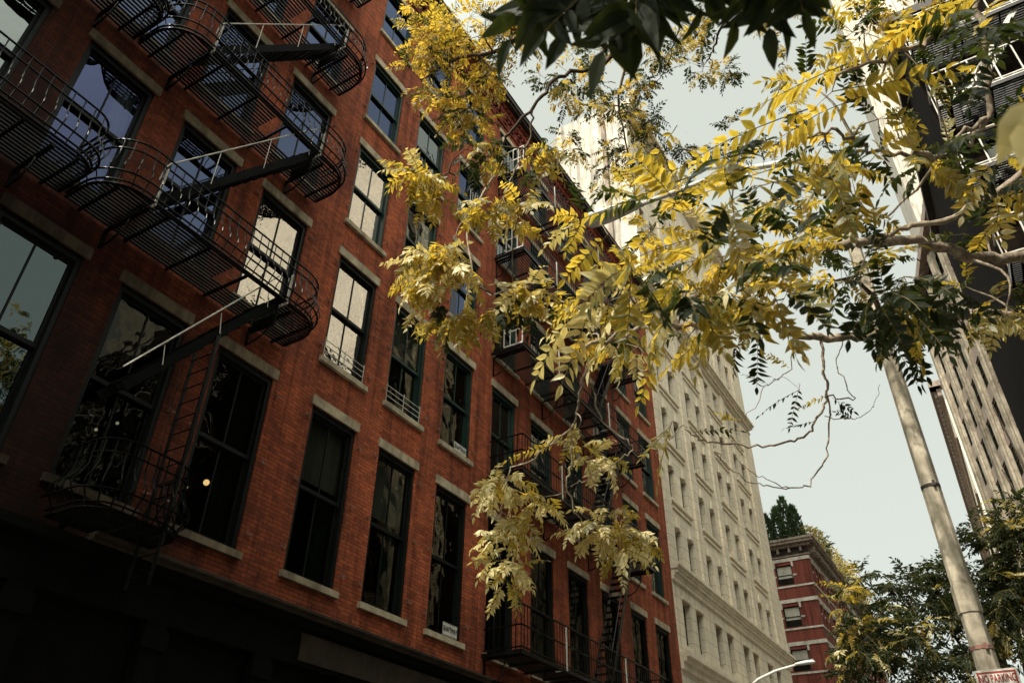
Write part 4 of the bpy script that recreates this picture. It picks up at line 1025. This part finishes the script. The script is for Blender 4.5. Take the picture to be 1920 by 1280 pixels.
A.cluster(1890, 300, 30, 90, 3.4, .3, 2, 4, .26, .065, 7, (.3, .7, 0), 1, .7, 1.4)
for i in range(22):
    q_ = i/21
    A.tuft(Vector((9.71+RL.uniform(-.16, .14), 6.8+RL.uniform(-.4, .4), 6.6+4.6*q_+RL.uniform(-.15, .15))), RL.choice((2, 3)), .20, .062, 6, (.45, .5, .05), 0, .7, 1.5)
for i in range(12):
    q_ = i/11
    A.tuft(Vector((9.67+RL.uniform(-.14, .12), 5.85+RL.uniform(-.3, .3), 7.6+5.2*q_+RL.uniform(-.15, .15))), RL.choice((2, 3)), .20, .062, 6, (.55, .4, .05), 0, .7, 1.5)
for _ in range(46):
    A.tuft(Vector((11.6+RL.uniform(-1.0, 1.0), 7.6+RL.uniform(-1.1, 1.1), RL.uniform(11.6, 15.2))), 6, .40, .12, 6, (.7, .3, 0), 0, .6, 2.)
A.done(('leaf', 'leafdark', 'leafpale'))

DS = 1.9
# --- tree whose trunk stands behind the camera; its crown hangs into the top of the view
B = Tree('overhanging_tree', (10.7, -2.4, 0), 'tree crown hanging into the top of the view, black near leaves and yellow sprays')
B.limb([(10.7, -2.4, 0), (10.65, -2.4, 2.), (10.7, -2.3, 4.), (10.5, -2.1, 5.5), (10.2, -1.5, 7.)], .10, .05, 'bark', 'trunk', .01, 10)
B.limb([(10.4, -1.9, 6.4), (10.0, -.2, 7.6)] + PX([(1330, -260, 4.8), (1215, -60, 4.5), (1134, 119, 4.3), (1049, 140, 4.2), (999, 203, 4.1), (945, 258, 4.0), (895, 305, 3.9), (830, 330, 3.8)]), .020, .004, 'barkdark')
B.limb(PX([(945, 258, 4.0), (930, 305, 3.95), (912, 355, 3.9), (877, 398, 3.85), (850, 450, 3.8)]), .006, .003, 'bark')
B.limb(PX([(999, 203, 4.1), (992, 260, 4.1), (960, 330, 4.1), (945, 390, 4.0)]), .006, .003, 'bark')
B.limb([(10.2, -1.5, 7.), (9.3, 0.2, 7.6)] + PX([(1120, -130, 5.3), (1020, 20, 5.2), (940, 90, 5.2), (860, 110, 5.2), (790, 150, 5.2)]), .035, .006, 'barkdark')
B.limb([(10.2, -1.5, 7.), (9.9, .6, 9.3)] + PX([(1300, -100, 6.6), (1200, 60, 6.6), (1160, 180, 6.6), (1180, 300, 6.6)]), .03, .006, 'bark')
B.limb([(9.9, .6, 9.3)] + PX([(1380, -60, 6.6), (1350, 60, 6.6), (1330, 110, 6.6)]), .02, .005, 'barkdark')
B.limb(PX([(1280, -20, 5.2), (1272, 60, 5.2), (1250, 120, 5.15), (1225, 165, 5.1)]), .006, .002, 'barkdark')
B.limb(PX([(945, 300, 4.0), (880, 420, 3.7), (905, 540, 3.5), (960, 545, 3.35), (1040, 560, 3.2), (1100, 590, 3.0)]), .006, .003, 'bark')
B.limb([(10.6, -2.2, 4.2), (10.2, -.9, 4.2), (9.9, .1, 3.55)] + PX([(1290, -200, .92), (1240, -40, .84)]), .016, .004, 'barkdark')
for (px, py, rx, ry, d, nt, w) in ((860, 110, 95, 100, 5.2, 30, (.82, .15, .03)), (795, 60, 45, 60, 5.2, 9, (.9, .08, .02)), (880, 205, 60, 40, 5.2, 9, (.7, .28, .02)), (970, 60, 50, 60, 5.4, 12, (.55, .45, 0)),
                              (1060, 130, 50, 55, 5.6, 10, (.55, .45, 0)), (1140, 160, 60, 70, 6.6, 17, (.45, .55, 0)), (1195, 200, 45, 60, 6.6, 12, (.3, .7, 0)),
                              (1050, 275, 45, 30, 6.4, 6, (.5, .5, 0)), (1170, 290, 35, 40, 6.6, 9, (.3, .7, 0)), (1130, 320, 30, 20, 6.6, 3, (.5, .5, 0)), (1320, 80, 55, 60, 6.8, 14, (.35, .65, 0)), (1370, 125, 25, 25, 6.8, 4, (.2, .8, 0)),
                              (1210, 60, 40, 50, 6.6, 9, (.5, .5, 0)), (1240, 120, 25, 25, 6.6, 4, (.4, .6, 0)), (1420, -30, 110, 50, 6.6, 14, (.5, .5, 0)),
                              (1290, 285, 70, 30, 6.5, 9, (.25, .75, 0)), (1380, 270, 60, 35, 6.5, 7, (.3, .7, 0))):
    B.cluster(px, py, rx, ry, d, .25, nt, 5, .29, .075, 7, w, 0, .7, 1.2)
for (px, py, rx, ry, d, nt, w) in ((835, 520, 55, 50, 3.1, 13, (.66, .04, .3)), (850, 590, 40, 25, 3.1, 4, (.9, .1, 0)), (930, 565, 40, 25, 3.1, 3, (.7, .1, .2)), (945, 405, 45, 25, 3.4, 6, (.78, .08, .14)), (795, 325, 35, 12, 3.5, 4, (.85, 0, .15)), (815, 355, 20, 12, 3.5, 2, (1, 0, 0)), (895, 285, 40, 15, 3.7, 4, (.55, .45, 0)), (1000, 552, 45, 20, 3.0, 5, (.6, .05, .35)), (1020, 290, 25, 25, 3.8, 3, (.6, .4, 0))):
    B.cluster(px, py, rx, ry, d, .12, nt, 5, .27, .076, 7, w, 1, .95, .8)
DS = 1.
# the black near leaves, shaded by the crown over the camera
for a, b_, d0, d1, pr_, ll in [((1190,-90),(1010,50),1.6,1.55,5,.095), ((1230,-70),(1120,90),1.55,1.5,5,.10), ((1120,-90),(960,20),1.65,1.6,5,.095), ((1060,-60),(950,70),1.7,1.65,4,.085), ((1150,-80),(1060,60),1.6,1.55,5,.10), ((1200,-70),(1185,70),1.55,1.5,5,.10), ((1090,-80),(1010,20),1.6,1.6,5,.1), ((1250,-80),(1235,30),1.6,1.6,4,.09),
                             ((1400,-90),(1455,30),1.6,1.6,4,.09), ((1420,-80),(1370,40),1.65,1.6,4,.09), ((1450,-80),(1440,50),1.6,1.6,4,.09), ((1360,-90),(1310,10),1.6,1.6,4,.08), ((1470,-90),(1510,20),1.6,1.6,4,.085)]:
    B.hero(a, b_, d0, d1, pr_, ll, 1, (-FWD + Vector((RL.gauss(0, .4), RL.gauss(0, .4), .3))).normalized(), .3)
for _ in range(30):
    c = Vector((9.8 + RL.uniform(-.6, .5), .25 + RL.uniform(-.55, .25), 3.75 + RL.uniform(-.25, .45)))
    B.tuft(c, 5, .36, .11, 6, (.3, .7, 0), 0, .5, 1.5)
B.done(('leaf', 'leafdark', 'leafpale'), 'barkdark')

# --- trees further along the right pavement
C_ = Tree('street_tree', (10.0, 15.0, 0), 'bushy street tree behind the street light pole at lower right', 'street trees along the right pavement')
C_.limb([(10.0, 15., 0), (10.05, 15., 1.6), (9.95, 14.9, 2.8), (9.95, 14.8, 5.2)], .14, .05, 'barkdark', 'trunk', .01, 9)
for p in ((9.2, 14, 5.4), (10.5, 14.2, 6.), (9.6, 13.6, 5.5), (8.6, 14.6, 4.6), (8.4, 14, 5.)): C_.limb([(9.97, 14.9, 2.8), ((9.97+p[0])/2, (14.9+p[1])/2, (2.8+p[2])/2+.3), p], .05, .012, 'barkdark')
for (px, py, rx, ry, d, nt, w) in ((1730, 1140, 100, 75, 14., 44, (.03, .96, .01)), (1640, 1190, 50, 60, 13.4, 24, (.10, .84, .06)), (1590, 1120, 12, 25, 13.2, 5, (.6, .3, .1)), (1590, 1200, 15, 40, 13.2, 7, (.3, .6, .1)), (1780, 1110, 50, 60, 14.6, 24, (.03, .97, 0)), (1700, 1260, 130, 45, 13.4, 48, (.06, .86, .08)), (1620, 1095, 18, 18, 13.2, 4, (.2, .8, 0)), (1830, 1200, 60, 90, 14.6, 40, (.03, .96, .01)), (1680, 1180, 70, 50, 13.0, 13, (.16, .66, .18))):
    C_.cluster(px, py, rx, ry, d, .8, nt, 5, .34, .095, 6, w, 0, .6, 2.8)
C_.done(('leaf', 'leafdark', 'leafpale'), 'barkdark')
E_ = Tree('street_tree', (11.35, 12.6, 0), 'dark leafy street tree at the right edge beside the street light pole', 'street trees along the right pavement')
E_.limb([(11.35, 12.6, 0), (11.4, 12.6, 1.6), (11.3, 12.6, 3.), (11.3, 12.5, 7)], .13, .04, 'barkdark', 'trunk', .01, 9)
for p in ((10.7, 12, 6.5), (10.9, 12.3, 7.6), (10.6, 11.8, 5.4)): E_.limb([(11.33, 12.6, 3.), ((11.3+p[0])/2, (12.5+p[1])/2, (3+p[2])/2+.2), p], .045, .01, 'barkdark')
for (px, py, rx, ry, d, nt, w) in ((1890, 1040, 45, 80, 12., 36, (.05, .91, .04)), (1835, 1005, 25, 25, 11.8, 6, (.05, .95, 0)), (1905, 1160, 45, 80, 12., 32, (.06, .88, .06)), (1895, 960, 30, 35, 12., 13, (.12, .83, .05)), (1870, 1120, 30, 60, 12.6, 20, (.02, .98, 0))):
    E_.cluster(px, py, rx, ry, d, .5, nt, 5, .30, .085, 6, w, 0, .6, 2.5)
E_.done(('leaf', 'leafdark', 'leafpale'), 'barkdark')

# --- planting on the corner building roof
def shrub(name, x, y, z, h, r, n, label, group, m, cone):
    t = empty(name, (x, y, z), label, 'shrub', group); b = MB(); b.tone = []
    for _ in range(n):
        u = RL.random()**.8; rr = r*((1-u)**.55 if cone else math.sqrt(max(0, 1-(2*u-1)**2)))*math.sqrt(RL.uniform(.2, 1.15)); a = RL.uniform(0, 2*math.pi)
        p = Vector((rr*math.cos(a), rr*math.sin(a), h*u*1.02)); d = Vector((math.cos(a)*.6, math.sin(a)*.6, RL.uniform(.5, 1.8) if cone else RL.uniform(-.5, 1))).normalized()
        leaflet(b, p, d, Vector((RL.gauss(0, 1), RL.gauss(0, 1), RL.gauss(.4, 1))).normalized(), RL.uniform(.18, .42), RL.uniform(.07, .16), RL.random(), 0, 0)
    b.build('foliage', M[m], t)
    b = MB(); b.tube([(0, 0, -.02), (0, 0, h*.8)], [.05, .02], 5); b.build('stem', M['barkdark'], t)
for i, (x, h) in enumerate(((-4.6, 4.2), (-3.7, 4.8), (-2.9, 4.3), (-2.1, 4.6), (-1.4, 4.9), (-.8, 4.0), (-5.5, 4.4))):
    shrub('rooftop_conifer', x, 58.6+RL.uniform(0, .8), 22.02, h*RL.uniform(.8, 1.1), .8, 1100, 'dark upright conifer planted in the row on the corner building roof', 'conifers on the corner building roof', 'hedge', True)
for i in range(9):
    shrub('rooftop_shrub', -.35+RL.uniform(-.2, .2), 59.8+2.2*i, 22.02, RL.uniform(2.2, 3.4), 1.25, 620, 'bushy shrub along the roof edge of the corner building', 'shrubs along the corner building roof edge', 'hedgepale' if i % 3 != 1 else 'hedge', False)
